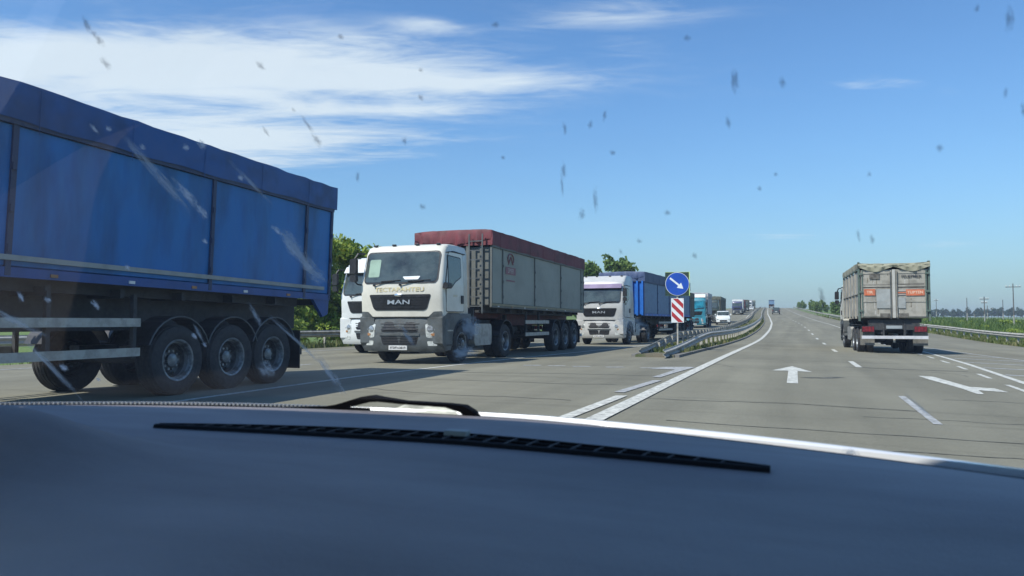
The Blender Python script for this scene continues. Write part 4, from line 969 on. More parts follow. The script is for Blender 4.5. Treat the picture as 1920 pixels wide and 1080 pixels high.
# --- teal truck with white roof
T6 = place_vehicle('semi_truck', 'teal cab truck with white roof and short white body right of the arrow sign', 'truck', -10.05, 83.5, .0, group='trucks queuing in the oncoming lanes')
M_TEAL = paint('cab_teal', (.02, .22, .30)); M_PALE = mat('trailer_pale', (.42, .42, .44), .6, dust=.2)
mk_tractor(T6, M_TEAL, top=3.72, high=True, ws=(2.1, 3.0), glass=M_GLASS_T, lower=M_TEAL, L=2.1, axle=5.3)
b = MB(); b.prism([(.42, 3.40), (.80, 3.74), (2.1, 3.80), (2.1, 3.30), (.5, 3.30)], -1.2, 1.2, 'x'); b.build('roof_fairing', M_WCAB2, T6, bevel=.05)
mk_trailer(T6, 2.5, 5.3, M_PALE, M_PALE, M_PALE, [2.6], [6.6], z1=3.5, zt=3.95, fine=False, seed=14, guards=False)
# --- dark green truck further back
T7 = place_vehicle('semi_truck', 'dark green truck just left of the small white van', 'truck', -10.4, 108, .5, group='trucks queuing in the oncoming lanes')
M_DG = paint('cab_dark_green', (.03, .05, .04)); mk_tractor(T7, M_DG, top=3.3, detail=False)
mk_trailer(T7, 3.5, 11, M_DKG, mat('tarp_grey_green', (.12, .13, .10), .8), M_DKG, [3, 6, 9], [10.6, 11.9, 13.2], zt=3.9, fine=False, seed=15)
far_specs = [('dark blue cab truck with white trailer far up the queue', -9.5, 196, 'b', M_WCAB2, -.0), ('brown far truck behind the one with the white trailer', -9.8, 226, 'n', M_MTARP, 0), ('dark grey truck near the top of the queue', -9.5, 262, 'g', M_DKG, 0),
             ('pale truck just below the crest of the oncoming lanes', -9.5, 318, 'w', M_PALE, 0), ('farthest grey truck on the crest of the oncoming lanes', -9.0, 356, 'g', M_GTRAIL, 0)]
M_DBLUE = paint('cab_dark_blue', (.02, .03, .12))
for lb, s, t, k_, tm, _ in far_specs:
    R = place_vehicle('semi_truck', lb, 'truck', s, t, 0, group='trucks queuing in the oncoming lanes')
    mk_tractor(R, {'b': M_DBLUE, 'n': M_CHASSIS_RED, 'g': M_DG, 'w': M_WCAB2}[k_], top=3.4, high=True, detail=False)
    mk_trailer(R, 3.5, 11, tm, tm, tm, [3, 6, 9], [10.6, 11.9, 13.2], zt=3.95, fine=False, ladder=False, seed=int(t))

# --- small vehicles
def mk_car(R, c, w=.9, L=4.5, h=1.5, kind='car', facing=1):
    """front at y=0 facing -y"""
    if kind == 'van': pr = [(.05, .35), (.0, .75), (.12, .98), (.75, 1.18), (1.45, h-.06), (1.7, h), (L-.25, h), (L-.05, h-.2), (L, .9), (L-.02, .35)]; gl = [(.86, 1.20), (1.5, h-.14), (2.35, h-.12), (2.35, 1.2)]; z1, z2 = 1.22, h-.10; wy = (.85, L-.95)
    else: pr = [(.05, .32), (.0, .62), (.15, .80), (1.15, .98), (1.85, h-.06), (2.2, h), (L-1.2, h-.02), (L-.25, 1.05), (L, .95), (L-.02, .35)]; gl = [(1.3, 1.0), (1.92, h-.12), (2.9, h-.1), (2.9, 1.0)]; z1, z2 = 1.0, h-.1; wy = (.85, L-.9)
    rings = []
    for x in (-w, -w+.06, -w*.5, 0, w*.5, w-.06, w):
        e = .07 if abs(abs(x)-w) < .01 else 0; bw = .12*(abs(x)/w)**2
        rings.append([(x*(1-.16*max(0, z-.95)/.8), y+(bw+e if y < L/2 else -bw*.6-e), z-(e if z > .5 else -e)) for y, z in pr])
    b = MB(); b.rings(rings); body = b.build('body', c, R, smooth=True)
    def fy(z, back=False):
        pts = sorted([(z_, y_) for y_, z_ in (pr[4:] if back else pr[:6])]); zz = [p[0] for p in pts]; yy = [p[1] for p in pts]; return float(np.interp(z, zz, yy))
    f = lambda x, z, o: (x, fy(z)+.12*(abs(x)/w)**2-o, z+o*.6)
    b = MB(); b.patch(rrect(-w+.16, w-.16, z1, z2, .08), f, .012, 4, 0); b.build('windscreen', M_GLASS, body)
    fb2 = lambda x, z, o: (x, fy(z, True)-.06*(abs(x)/w)**2+o, z+o*.3)
    b = MB(); b.patch(rrect(-w+.2, w-.2, z1+.03, z2-.04, .06), fb2, .012, 3, 0); b.build('rear_window', M_GLASS, body)
    for sd in (-1, 1):
        sf = lambda y, z, o, sd=sd: (sd*(w*(1-.16*max(0, z-.95)/.8)+o), y, z)
        b = MB(); b.patch(rpoly(gl, .05), sf, .008, 3, 0); b.build('side_window', M_GLASS, body)
        b = MB(); b.patch(rpoly([(gl[2][0]+.1, z2-.02), (L-.7, z2-.05), (L-.6, z1+.05), (gl[2][0]+.1, z1)], .05), sf, .008, 3, 0); b.build('side_window', M_GLASS, body)
        for y in wy: add_wheel(R, 'van' if kind == 'van' else 'car', sd*(w-.09), y, sd)
        b = MB(); b.box(sd*(w-.34), sd*(w-.06), .06, .16, .66, .80); b.build('headlight', M_LENS, R, bevel=.02)
        b = MB(); b.box(sd*(w-.22), sd*(w-.05), L-.12, L-.02, .75, 1.05); b.build('tail_light', M_RED, R, bevel=.02)
        b = MB(); b.box(sd*(w+.0), sd*(w+.16), gl[0][0]+.1, gl[0][0]+.22, z1+.02, z1+.2); b.build('mirror', c, R, bevel=.02)
    b = MB(); b.box(-w*.5, w*.5, -.01, .05, .45, .62); b.build('grille', M_BLACK, R)
    b = MB(); b.box(-.26, .26, L-.03, L+.01, .55, .67); b.build('number_plate', M_WHITE, R)
    return R
R = place_vehicle('van', 'small white van driving towards us beside the dark green truck', 'van', -7.95, 99.0, -5); mk_car(R, M_WCAB2, .88, 4.4, 1.8, 'van')
R = place_vehicle('suv', 'dark car driving away up the hill in our left lane', 'car', -.1, 204, 0, True); mk_car(R, paint('car_dark_teal', (.03, .045, .05)), .93, 4.5, 1.7, 'van')
R = place_vehicle('car', 'small pale car near the crest of the oncoming lanes', 'car', -8.0, 290, 0); mk_car(R, M_WCAB2, .9, 4.4, 1.5)
R = place_vehicle('truck', 'distant dark truck driving away over the crest ahead', 'truck', -.3, 415, 0, True)
mk_tractor(R, M_DG, top=3.2, high=False, detail=False); mk_trailer(R, 3.3, 9, M_B2, M_B2T, M_B2, [3, 6], [8.6, 9.9, 11.2], zt=3.8, fine=False, ladder=False)

# --- beige tipper truck on the right, seen from behind
M_BEI = mat('tipper_beige', (.36, .34, .29), .65, 0, .25, 2.2, dust=.55, dustcol=(.24, .22, .17)); M_BEIT = mat('tarp_khaki', (.30, .29, .21), .85, 0, .3, 2.5, dust=.35, dustcol=(.18, .18, .12))
M_GRN = mat('tipper_green_edge', (.06, .11, .09), .6, dust=.4); M_ORG = mat('sticker_orange', (.62, .14, .045), .6, var=.2, dust=.35); M_GRIME = mat('grime_patch', (.14, .13, .11), .8, var=.3, vscale=6)
M_PATCH = mat('plain_repair_plate', (.33, .35, .34), .6, dust=.3)
L8 = 8.9
T8 = root('tipper_truck', 'grey beige tipper truck with khaki cover and orange stickers driving away on the right', 'truck', wpos(3.40, 32.4+L8, .007), -math.radians(19.3)+PI)
mk_cab(T8, M_WCAB, L=1.8, top=3.1, detail=True)
y0, y1, w = 2.4, L8-.03, 1.23; z0, z1, zt = 1.42, 3.34, 3.62
b = MB(); b.box(-w+.04, w-.04, y0+.03, y1-.03, z0, z1-.03); body = b.build('tipper_body', M_BEI, T8, bevel=.02)
for sd in (-1, 1):
    n = 5
    for i in range(n):
        a = y0+.05+(y1-y0-.1)*i/n; c_ = y0+.05+(y1-y0-.1)*(i+1)/n
        for za, zb in ((z0+.06, (z0+z1)/2-.02), ((z0+z1)/2+.04, z1-.06)):
            b = MB(); b.box(sd*(w-.05), sd*(w-.005), a+.04, c_-.04, za, zb); b.build('side_panel', M_BEI, body, bevel=.015)
        b = MB(); b.box(sd*(w-.03), sd*(w+.035), a-.03, a+.03, z0-.02, z1); b.build('post', M_BEI, body)
    b = MB(); b.box(sd*(w-.03), sd*(w+.045), y1-.07, y1+.02, z0-.12, zt+.02); b.build('corner_post', M_GRN, body)
    b = MB(); b.box(sd*(w-.03), sd*(w+.04), y0, y0+.08, z0-.02, zt); b.build('corner_post', M_GRN, body)
    b = MB(); b.box(sd*(w-.03), sd*(w+.045), y0+.08, y1-.07, z1-.02, z1+.04); b.build('top_rail', M_GRN, body)
    b = MB(); b.box(sd*(w-.03), sd*(w+.04), y0+.08, y1-.07, (z0+z1)/2-.015, (z0+z1)/2+.035); b.build('mid_rail', M_BEI, body)
    # rear doors: x from centre outwards
    x0, x1 = (.06, w-.07) if sd > 0 else (-(w-.07), -.06)
    b = MB(); b.box(x0, x1, y1, y1+.035, z0+.02, z1-.02); dr = b.build('rear_door', M_BEI, body, bevel=.01)
    for z in (z0+.06, z0+.62, z0+1.22, z0+1.74):
        b = MB(); b.box(x0+.03, x1-.03, y1+.0355, y1+.055, z, z+.07); b.build('door_rib', M_BEI, dr)
    for x in (x0+.02, x1-.06):
        b = MB(); b.box(x, x+.04, y1+.0355, y1+.06, z0+.03, z1-.03); b.build('door_rib', M_GRN if (x > 0) == (x == x1-.06) else M_BEI, dr)
    for z in (z0+.25, z0+1.0, z0+1.7):
        b = MB(); b.box(sd*(w-.13), sd*(w+.02), y1+.055, y1+.085, z, z+.07); b.build('hinge', M_GRN, dr)
b = MB(); b.box(-.055, .055, y1-.01, y1+.07, z0+.0, z1-.02); b.build('centre_post', mat('post_pale', (.46, .45, .41), .6, dust=.3), body, bevel=.01)
for x in (-.12, .12):
    b = MB(); b.tube([(x, y1+.075, z0-.05), (x, y1+.075, z1-.1)], .016, 6); b.build('lock_rod', M_GREYPL, body)
# seen from behind (+y), local +x is on the viewer's left
SX = -1
def rear(xa, xb, za, zb, m, name, d=.062, par=body, th=.006):
    a, c_ = sorted((SX*xa, SX*xb)); b = MB(); b.box(a, c_, y1+d, y1+d+th, za, zb); return b.build(name, m, par)
rear(-1.06, -.66, 2.31, 2.56, M_ORG, 'orange_sticker'); rear(.42, 1.06, 2.29, 2.53, M_ORG, 'orange_sticker')
rear(-.62, -.10, 1.80, 2.55, M_PATCH, 'plain_plate'); rear(.10, .40, 1.80, 2.22, M_PATCH, 'plain_plate')
rear(-.86, -.50, 2.95, 3.18, M_GRIME, 'grime_patch'); rear(-.50, -.15, 1.44, 1.60, M_GRIME, 'grime_patch'); rear(.16, .50, 1.44, 1.60, M_GRIME, 'grime_patch')
rs = random.Random(21)
M_STRK = mat('rust_streak', (.20, .17, .12), .8, var=.3, vscale=12); M_SCUF = mat('pale_scuff', (.47, .46, .42), .7, var=.2, vscale=12)
for k in range(26):
    x = rs.uniform(-1.08, 1.05); z = rs.uniform(1.5, 3.1); wdt = rs.uniform(.012, .03); hgt = rs.uniform(.10, .38)
    rear(x, x+wdt, z, min(z+hgt, 3.25), M_STRK if k % 3 else M_SCUF, 'streak', .0358, th=.0015)
rear(-1.08, -.12, 2.60, 2.74, M_GRIME, 'grime_patch', .0356, th=.002); rear(.12, 1.06, 2.58, 2.76, M_GRIME, 'grime_patch', .0356, th=.002)
for k in range(3):
    rear(.12, .40, 2.32+k*.07, 2.355+k*.07, M_LWH if k != 1 else M_ORG, 'sticker_stripe')
M_INK = mat('lettering_dark', (.05, .055, .06), .6)
text_mesh('FEUEPMEX', .15, M_INK, 'door_lettering', body, (SX*.62, y1+.064, 3.04), (PI/2, 0, PI), 1.0, .002, .004)
text_mesh('TUPTEN', .15, mat('sticker_letters', (.72, .50, .36), .5), 'sticker_lettering', body, (SX*.74, y1+.070, 2.41), (PI/2, 0, PI), 1.0, .002, .003)
text_mesh('TIR', .15, mat('sticker_letters', (.72, .50, .36), .5), 'sticker_lettering', body, (SX*-.86, y1+.070, 2.43), (PI/2, 0, PI), 1.0, .002, .003)
# khaki cover with sagging rear edge
n = 30; rings = []; rr = random.Random(4)
for i in range(n+1):
    yy = y0-.02+(y1-y0+.07)*i/n; ring = [(-w-.05, yy, z1+.02+.02*math.sin(i*1.1)), (-w-.055, yy, z1+.16)]
    for k in range(15):
        q = -1+2*k/14; ring.append((q*(w+.045), yy, zt-.02+.05*(1-q*q)*math.sin(i*.8)-.05*math.sin(PI*(k/14))*(1 if i > n-2 else .4)+rr.uniform(-.012, .012)))
    ring += [(w+.055, yy, z1+.16), (w+.05, yy, z1+.02+.02*math.sin(i*1.1+2))]; rings.append(ring)
b = MB(); b.rings(rings, closed=False, caps=False); b.build('cover', M_BEIT, body, smooth=True)
rr_ = []
for i in range(41):
    q = -1+2*i/40; x = q*(w+.04); f = .03*math.sin(i*.9)+.015*math.sin(i*2.3+1)
    hem = z1+.05-.08*math.sin(abs(q)*PI)*.8+.06*math.cos(q*6)-.03
    rr_.append([(x, y1+.03, zt-.02-.05*(1-q*q)), (x, y1+.075+f, zt-.10-.05*(1-q*q)), (x, y1+.10-f, (zt+hem)/2-.02), (x, y1+.09+f, hem), (x, y1+.06, hem+.01)])
b = MB(); b.rings(rr_); b.build('cover_flap', M_BEIT, body, smooth=True)
for sd in (-1, 1):
    b = MB(); b.box(sd*.36, sd*.46, .4, L8-.2, .78, 1.10); b.build('chassis_rail', M_CHASSIS, T8)
    add_wheel(T8, 'front', sd*1.05, 1.38, sd)
    for a in (L8-3.0, L8-1.62): 
        add_wheel(T8, 'drive', sd*1.06, a, sd)
        b = MB(); b.box(sd*.82, sd*1.22, a-.5, a+.5, 1.13, 1.16); b.build('mudguard', M_BLACK, T8)
    b = MB(); b.box(sd*.68, sd*1.20, L8-.34, L8-.32, .34, .98); b.build('mud_flap', mat('mud_flap_dusty', (.10, .10, .09), .8, dust=.6), T8)
    b = MB(); b.box(sd*.70, sd*1.16, L8-.24, L8-.14, .86, 1.10); tl = b.build('lamp_box', M_BLACK, T8, bevel=.01)
    for k, m_ in enumerate((M_RED, M_RED, M_RED, M_RED)):
        b = MB(); xa = .715+k*.11; b.box(sd*xa, sd*(xa+.095), L8-.145, L8-.125, .88, 1.08); b.build('tail_lamp', m_, tl)
    b = MB(); b.box(sd*.34, sd*.40, L8-.26, L8-.12, .70, 1.3); b.build('bar_bracket', M_CHASSIS, T8)
    b = MB(); b.prism(rrect(2.7, 4.2, .45, 1.05, .12), sd*.6, sd*1.14, 'x'); b.build('fuel_tank', M_ALU, T8)
b = MB(); b.box(-1.17, 1.17, L8-.12, L8-.05, .60, .72); b.build('underrun_bar', mat('bar_white', (.60, .60, .62), .5, dust=.3), T8)
b = MB(); b.box(-.9, .9, L8-.5, L8-.15, .95, 1.35); b.build('rear_crossmember', M_CHASSIS, T8)
b = MB(); b.box(-.28, .28, L8-.13, L8-.10, 1.00, 1.12); b.build('number_plate', mat('plate_dusty', (.30, .33, .34), .6), T8)
for a in (1.38, L8-3.0, L8-1.62):
    b = MB(); b.cyl((-1, a, .52), (1, a, .52), .12, 10); b.lathe([(-.2, .05), (-.1, .22), (.1, .22), (.2, .05)], (0, a, .52), 'x', 14); b.build('axle', M_CHASSIS, T8, smooth=True)
for k in range(5):
    b = MB(); b.box(-1.1, 1.1, 3.1+k*1.2, 3.18+k*1.2, 1.24, 1.40); b.build('cross_member', M_CHASSIS, T8)
b = MB(); b.box(-.05, .02, L8-.3, L8-.24, .45, .62); b.build('tow_eye', M_ZINC, T8)

# ================================================================ our own car, seen from the passenger seat
E0 = 1.16
CAR = root('own_car', 'white car we look out of, with its dark dashboard, windscreen and wipers in the foreground', 'car', (0, 0, EYE-E0), -YAW)
def dash_mat():
    m = bpy.data.materials.new('dashboard_plastic'); m.use_nodes = True; t = m.node_tree; b = t.nodes['Principled BSDF']; N = t.nodes.new; L = t.links.new
    co = N('ShaderNodeTexCoord')
    def nz(sc, de, ro=.6):
        n = N('ShaderNodeTexNoise'); n.inputs['Scale'].default_value = sc; n.inputs['Detail'].default_value = de; n.inputs['Roughness'].default_value = ro; L(co.outputs['Object'], n.inputs['Vector']); return n.outputs['Fac']
    r = N('ShaderNodeMapRange'); r.inputs['From Min'].default_value = .35; r.inputs['From Max'].default_value = .72; L(nz(3.2, 8, .72), r.inputs['Value'])
    x = N('ShaderNodeMix'); x.data_type = 'RGBA'; L(r.outputs[0], x.inputs['Factor']); x.inputs['A'].default_value = (.195, .17, .165, 1); x.inputs['B'].default_value = (.25, .22, .21, 1)
    # wiped dust film, plus pale glare painted in at the lower left
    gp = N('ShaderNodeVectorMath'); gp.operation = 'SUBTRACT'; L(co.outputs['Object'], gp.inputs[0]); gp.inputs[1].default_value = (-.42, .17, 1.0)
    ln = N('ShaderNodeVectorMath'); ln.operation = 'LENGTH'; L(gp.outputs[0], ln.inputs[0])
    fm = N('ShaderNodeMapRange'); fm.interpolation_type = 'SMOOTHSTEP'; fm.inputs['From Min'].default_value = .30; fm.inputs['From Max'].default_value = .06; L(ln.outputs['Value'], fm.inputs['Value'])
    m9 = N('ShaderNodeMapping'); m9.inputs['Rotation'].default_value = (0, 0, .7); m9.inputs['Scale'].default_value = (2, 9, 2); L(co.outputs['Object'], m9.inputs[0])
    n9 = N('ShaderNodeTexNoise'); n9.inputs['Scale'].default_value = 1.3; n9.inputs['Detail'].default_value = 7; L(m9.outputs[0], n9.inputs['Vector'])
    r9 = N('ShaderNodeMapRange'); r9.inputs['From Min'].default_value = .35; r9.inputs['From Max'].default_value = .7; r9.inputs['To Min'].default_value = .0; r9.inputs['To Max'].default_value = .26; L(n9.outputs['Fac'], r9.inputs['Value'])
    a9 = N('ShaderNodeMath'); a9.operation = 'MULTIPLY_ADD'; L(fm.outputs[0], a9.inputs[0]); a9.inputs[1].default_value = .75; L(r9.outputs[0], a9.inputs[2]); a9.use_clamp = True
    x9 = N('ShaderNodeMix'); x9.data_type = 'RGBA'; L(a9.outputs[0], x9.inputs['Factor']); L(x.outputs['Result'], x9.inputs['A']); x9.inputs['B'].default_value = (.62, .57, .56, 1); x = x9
    # dust specks
    v = N('ShaderNodeTexVoronoi'); v.inputs['Scale'].default_value = 34; L(co.outputs['Object'], v.inputs['Vector'])
    c = N('ShaderNodeMath'); c.operation = 'LESS_THAN'; c.inputs[1].default_value = .040; L(v.outputs['Distance'], c.inputs[0])
    k = N('ShaderNodeMath'); k.operation = 'MULTIPLY'; L(c.outputs[0], k.inputs[0]); k.inputs[1].default_value = .5
    y = N('ShaderNodeMix'); y.data_type = 'RGBA'; L(k.outputs[0], y.inputs['Factor']); L(x.outputs['Result'], y.inputs['A']); y.inputs['B'].default_value = (.25, .27, .3, 1)
    L(y.outputs['Result'], b.inputs['Base Color']); b.inputs['Roughness'].default_value = .62; b.inputs['Specular IOR Level'].default_value = .55
    bp = N('ShaderNodeBump'); bp.inputs['Strength'].default_value = .9; bp.inputs['Distance'].default_value = .0012; L(nz(330, 3, .7), bp.inputs['Height']); L(bp.outputs[0], b.inputs['Normal'])
    return m
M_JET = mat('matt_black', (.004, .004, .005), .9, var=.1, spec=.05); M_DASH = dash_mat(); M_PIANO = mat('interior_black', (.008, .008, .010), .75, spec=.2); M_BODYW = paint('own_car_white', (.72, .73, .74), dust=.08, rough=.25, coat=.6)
M_HEAD = mat('headlining', (.10, .10, .10), .9); M_SEAT = mat('seat_fabric', (.04, .042, .05), .9)
UC = -.45
def vbase(u): return .838-.37*(u-UC)**2                 # far edge of the dashboard
def dz_(u, v):
    vb = vbase(u); f = vb-v
    z = -.118 + .006*math.exp(-((f-.10)/.10)**2) - .02*max(0, (f-.35)/.3)**2 - .5*max(0, f-.62)**1.5
    # instrument hood hump in front of the driver on the left
    z += .030*math.exp(-(((u+.95)/.16)**4)) / (1+math.exp((v-.50)/.030))
    z -= .0055*min(max((u+.3)/.3, 0), 1.6)
    z += .042*math.exp(-((u+.68)/.13)**2 - ((v-.465)/.062)**2)
    z -= .30*max(0, -(u+.33)) / (1+math.exp((v-.31)/.022))
    return z
us = np.linspace(-1.26, .34, 90); fs_ = np.concatenate([np.linspace(0, .3, 24), np.linspace(.315, .72, 30)])
def vent_c(u): return .655-.30*(u+.34)**2
def vent_w(u): 
    q = (u+.338)/.340
    return max(0, .0155*(1-q*q))**1 if abs(q) < 1 else 0
V = []; 
for u in us:
    for f in fs_: v = vbase(u)-f; V.append((u, v, E0+dz_(u, v)))
nf = len(fs_); F = [(i*nf+k, i*nf+k+1, (i+1)*nf+k+1, (i+1)*nf+k) for i in range(len(us)-1) for k in range(nf-1)]
# front face down
b = MB(); b.add(V, F)
for e in (0,):
    pass
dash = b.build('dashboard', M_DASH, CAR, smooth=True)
b = MB(); ring = []
for u in us: v = vbase(u)-fs_[-1]; ring.append([(u, v, E0+dz_(u, v)), (u, v-.03, E0+dz_(u, v)-.08), (u, v-.02, E0-.55), (u, v+.06, E0-.55), (u, v+.06, E0+dz_(u, v)-.05)])
b.rings(ring); b.build('dashboard_face', M_PIANO, CAR, smooth=True)
# defroster vent: dark slot, frame lips and vanes, standing a little above the dash skin
uu = np.linspace(-.655, -.020, 60)
def vt(u, k, up_): v = vent_c(u)+k*vent_w(u); return (u, v, E0+dz_(u, v)+up_)
b = MB(); b.add([vt(u, k, .0012) for u in uu for k in (-1, 1)], [(2*i, 2*i+1, 2*i+3, 2*i+2) for i in range(len(uu)-1)]); vent = b.build('defroster_vent', mat('vent_dark', (.004, .004, .005), .8, var=.05), dash)
for k in (-1, 1):
    b = MB(); b.rings([[vt(u, k, .0005), vt(u, k, .0042), (vt(u, k, 0)[0], vt(u, k, 0)[1]+k*.003, vt(u, k, .0042)[2]-.0005), (vt(u, k, 0)[0], vt(u, k, 0)[1]+k*.0045, vt(u, k, 0)[2])] for u in uu]); b.build('vent_lip', M_PIANO, dash, smooth=True)
b = MB(); b.rings([[vt(u, .10, .0012), vt(u, .10, .0036), vt(u, .02, .0036), vt(u, .02, .0012)] for u in uu]); b.build('vent_bar', M_PIANO, dash)
for u in np.linspace(-.62, -.06, 27):
    p = vt(u, -.98, .0012); q = vt(u+.004, .98, .0012)
    if vent_w(u) < .004: continue
    b = MB(); b.add([p, (p[0]+.0018, p[1], p[2]), (q[0]+.0018, q[1], q[2]), q, (p[0], p[1], p[2]+.0024), (p[0]+.0018, p[1], p[2]+.0024), (q[0]+.0018, q[1], q[2]+.0024), (q[0], q[1], q[2]+.0024)],
        [(0, 3, 2, 1), (4, 5, 6, 7), (0, 1, 5, 4), (1, 2, 6, 5), (2, 3, 7, 6), (3, 0, 4, 7)]); b.build('vent_vane', mat('vane_grey', (.035, .033, .035), .6), dash)
b = MB(); u = -.312; p = vt(u, .2, .002); b.box(p[0]-.012, p[0]+.012, p[1]+.002, p[1]+.014, p[2], p[2]+.006); b.build('vent_clip', mat('clip_pale', (.3, .32, .3), .5), dash, bevel=.001)
# dark frit and seal between dashboard and glass
us2 = np.linspace(-1.24, .33, 60)
b = MB(); b.rings([[(u, vbase(u)-.004, E0-.130), (u, vbase(u)+.0, E0-.1155-.0055*min(max((u+.3)/.3, 0), 1.6)), (u, vbase(u)+.010, E0-.1165-.0055*min(max((u+.3)/.3, 0), 1.6)), (u, vbase(u)+.014, E0-.13)] for u in us2]); b.build('glass_seal', M_PIANO, CAR, smooth=True)
# windscreen
def gl(u, w): 
    return (u, (vbase(u)+.022)*(1-w) + (.46-.13*(u-UC)**2)*w, E0-.126+.50*w)
def glass_mat():
    m = bpy.data.materials.new('windscreen_glass'); m.use_nodes = True; t = m.node_tree; t.nodes.clear(); N = t.nodes.new; L = t.links.new
    tr = N('ShaderNodeBsdfTransparent'); tr.inputs[0].default_value = (.93, .95, .945, 1)
    g = N('ShaderNodeBsdfGlossy'); g.inputs['Roughness'].default_value = .02; g.inputs['Color'].default_value = (.9, .9, .9, 1)
    ge = N('ShaderNodeNewGeometry'); dt = N('ShaderNodeVectorMath'); dt.operation = 'DOT_PRODUCT'; L(ge.outputs['Normal'], dt.inputs[0]); L(ge.outputs['Incoming'], dt.inputs[1])
    ab = N('ShaderNodeMath'); ab.operation = 'ABSOLUTE'; L(dt.outputs['Value'], ab.inputs[0])
    om = N('ShaderNodeMath'); om.operation = 'SUBTRACT'; om.inputs[0].default_value = 1; L(ab.outputs[0], om.inputs[1])
    pw = N('ShaderNodeMath'); pw.operation = 'POWER'; L(om.outputs[0], pw.inputs[0]); pw.inputs[1].default_value = 5
    fr_ = N('ShaderNodeMath'); fr_.operation = 'MULTIPLY_ADD'; L(pw.outputs[0], fr_.inputs[0]); fr_.inputs[1].default_value = .45; fr_.inputs[2].default_value = .03
    ms = N('ShaderNodeMixShader'); L(fr_.outputs[0], ms.inputs[0]); L(tr.outputs[0], ms.inputs[1]); L(g.outputs[0], ms.inputs[2])
    # thin film of road dust
    df = N('ShaderNodeBsdfDiffuse'); df.inputs[0].default_value = (.55, .56, .58, 1); tl = N('ShaderNodeBsdfTranslucent'); tl.inputs[0].default_value = (.55, .56, .58, 1); m0 = N('ShaderNodeMixShader'); m0.inputs[0].default_value = .5; L(df.outputs[0], m0.inputs[1]); L(tl.outputs[0], m0.inputs[2])
    co = N('ShaderNodeTexCoord'); mp = N('ShaderNodeMapping'); mp.inputs['Rotation'].default_value = (0, 0, .5); mp.inputs['Scale'].default_value = (3.5, 14, 3.5); L(co.outputs['Object'], mp.inputs[0])
    n = N('ShaderNodeTexNoise'); n.inputs['Scale'].default_value = 1.2; n.inputs['Detail'].default_value = 6; n.inputs['Roughness'].default_value = .6; L(mp.outputs[0], n.inputs['Vector'])
    r = N('ShaderNodeMapRange'); r.inputs['From Min'].default_value = .45; r.inputs['From Max'].default_value = .8; r.inputs['To Min'].default_value = .022; r.inputs['To Max'].default_value = .07; L(n.outputs['Fac'], r.inputs['Value'])
    m2 = N('ShaderNodeMixShader'); L(r.outputs[0], m2.inputs[0]); L(ms.outputs[0], m2.inputs[1]); L(m0.outputs[0], m2.inputs[2])
    o = N('ShaderNodeOutputMaterial'); L(m2.outputs[0], o.inputs[0]); return m
ug = np.linspace(-1.24, .34, 40); wg = np.linspace(0, 1, 12)
b = MB(); b.add([gl(u, w) for u in ug for w in wg], [(i*12+k, i*12+k+1, (i+1)*12+k+1, (i+1)*12+k) for i in range(39) for k in range(11)])
WS = b.build('windscreen', glass_mat(), CAR, smooth=True)
# insects and dried specks stuck to the glass (feathered edges)
def speck_mat(name, col, dens):
    m = bpy.data.materials.new(name); m.use_nodes = True; t = m.node_tree; t.nodes.clear(); N = t.nodes.new; L = t.links.new
    co = N('ShaderNodeTexCoord'); ln = N('ShaderNodeVectorMath'); ln.operation = 'LENGTH'; L(co.outputs['Object'], ln.inputs[0])
    oi = N('ShaderNodeObjectInfo'); ad = N('ShaderNodeVectorMath'); ad.operation = 'ADD'; L(co.outputs['Object'], ad.inputs[0]); sc = N('ShaderNodeMath'); sc.operation = 'MULTIPLY'; L(oi.outputs['Random'], sc.inputs[0]); sc.inputs[1].default_value = 37; L(sc.outputs[0], ad.inputs[1])
    n = N('ShaderNodeTexNoise'); n.inputs['Scale'].default_value = 2.3; n.inputs['Detail'].default_value = 6; n.inputs['Roughness'].default_value = .65; L(ad.outputs[0], n.inputs['Vector'])
    a = N('ShaderNodeMath'); a.operation = 'MULTIPLY_ADD'; L(n.outputs['Fac'], a.inputs[0]); a.inputs[1].default_value = 2.2; a.inputs[2].default_value = -.28
    s_ = N('ShaderNodeMath'); s_.operation = 'SUBTRACT'; L(a.outputs[0], s_.inputs[0]); L(ln.outputs['Value'], s_.inputs[1])
    r = N('ShaderNodeMapRange'); r.interpolation_type = 'SMOOTHSTEP'; r.inputs['From Min'].default_value = -.05; r.inputs['From Max'].default_value = .75; r.inputs['To Max'].default_value = dens; L(s_.outputs[0], r.inputs['Value'])
    rim = N('ShaderNodeMapRange'); rim.inputs['From Min'].default_value = 1.0; rim.inputs['From Max'].default_value = .75; L(ln.outputs['Value'], rim.inputs['Value'])
    mu = N('ShaderNodeMath'); mu.operation = 'MULTIPLY'; L(r.outputs[0], mu.inputs[0]); L(rim.outputs[0], mu.inputs[1])
    tr = N('ShaderNodeBsdfTransparent'); df = N('ShaderNodeBsdfDiffuse'); df.inputs[0].default_value = (*col, 1); tl = N('ShaderNodeBsdfTranslucent'); tl.inputs[0].default_value = (*col, 1); m0 = N('ShaderNodeMixShader'); m0.inputs[0].default_value = .5; L(df.outputs[0], m0.inputs[1]); L(tl.outputs[0], m0.inputs[2])
    ms = N('ShaderNodeMixShader'); L(mu.outputs[0], ms.inputs[0]); L(tr.outputs[0], ms.inputs[1]); L(m0.outputs[0], ms.inputs[2])
    o = N('ShaderNodeOutputMaterial'); L(ms.outputs[0], o.inputs[0]); return m
M_SPK = speck_mat('insect_speck', (.13, .12, .11), .46); M_SPL = speck_mat('pale_speck', (.60, .68, .76), .8); M_SMEAR = speck_mat('pale_smear', (.52, .60, .66), .55)
sm = MB(); sm.add([(math.cos(2*PI*i/14), math.sin(2*PI*i/14), 0) for i in range(14)] + [(0, 0, .12)], [(i, (i+1) % 14, 14) for i in range(14)])
spk = sm.build('tmp', M_SPK, None); SPME = {}
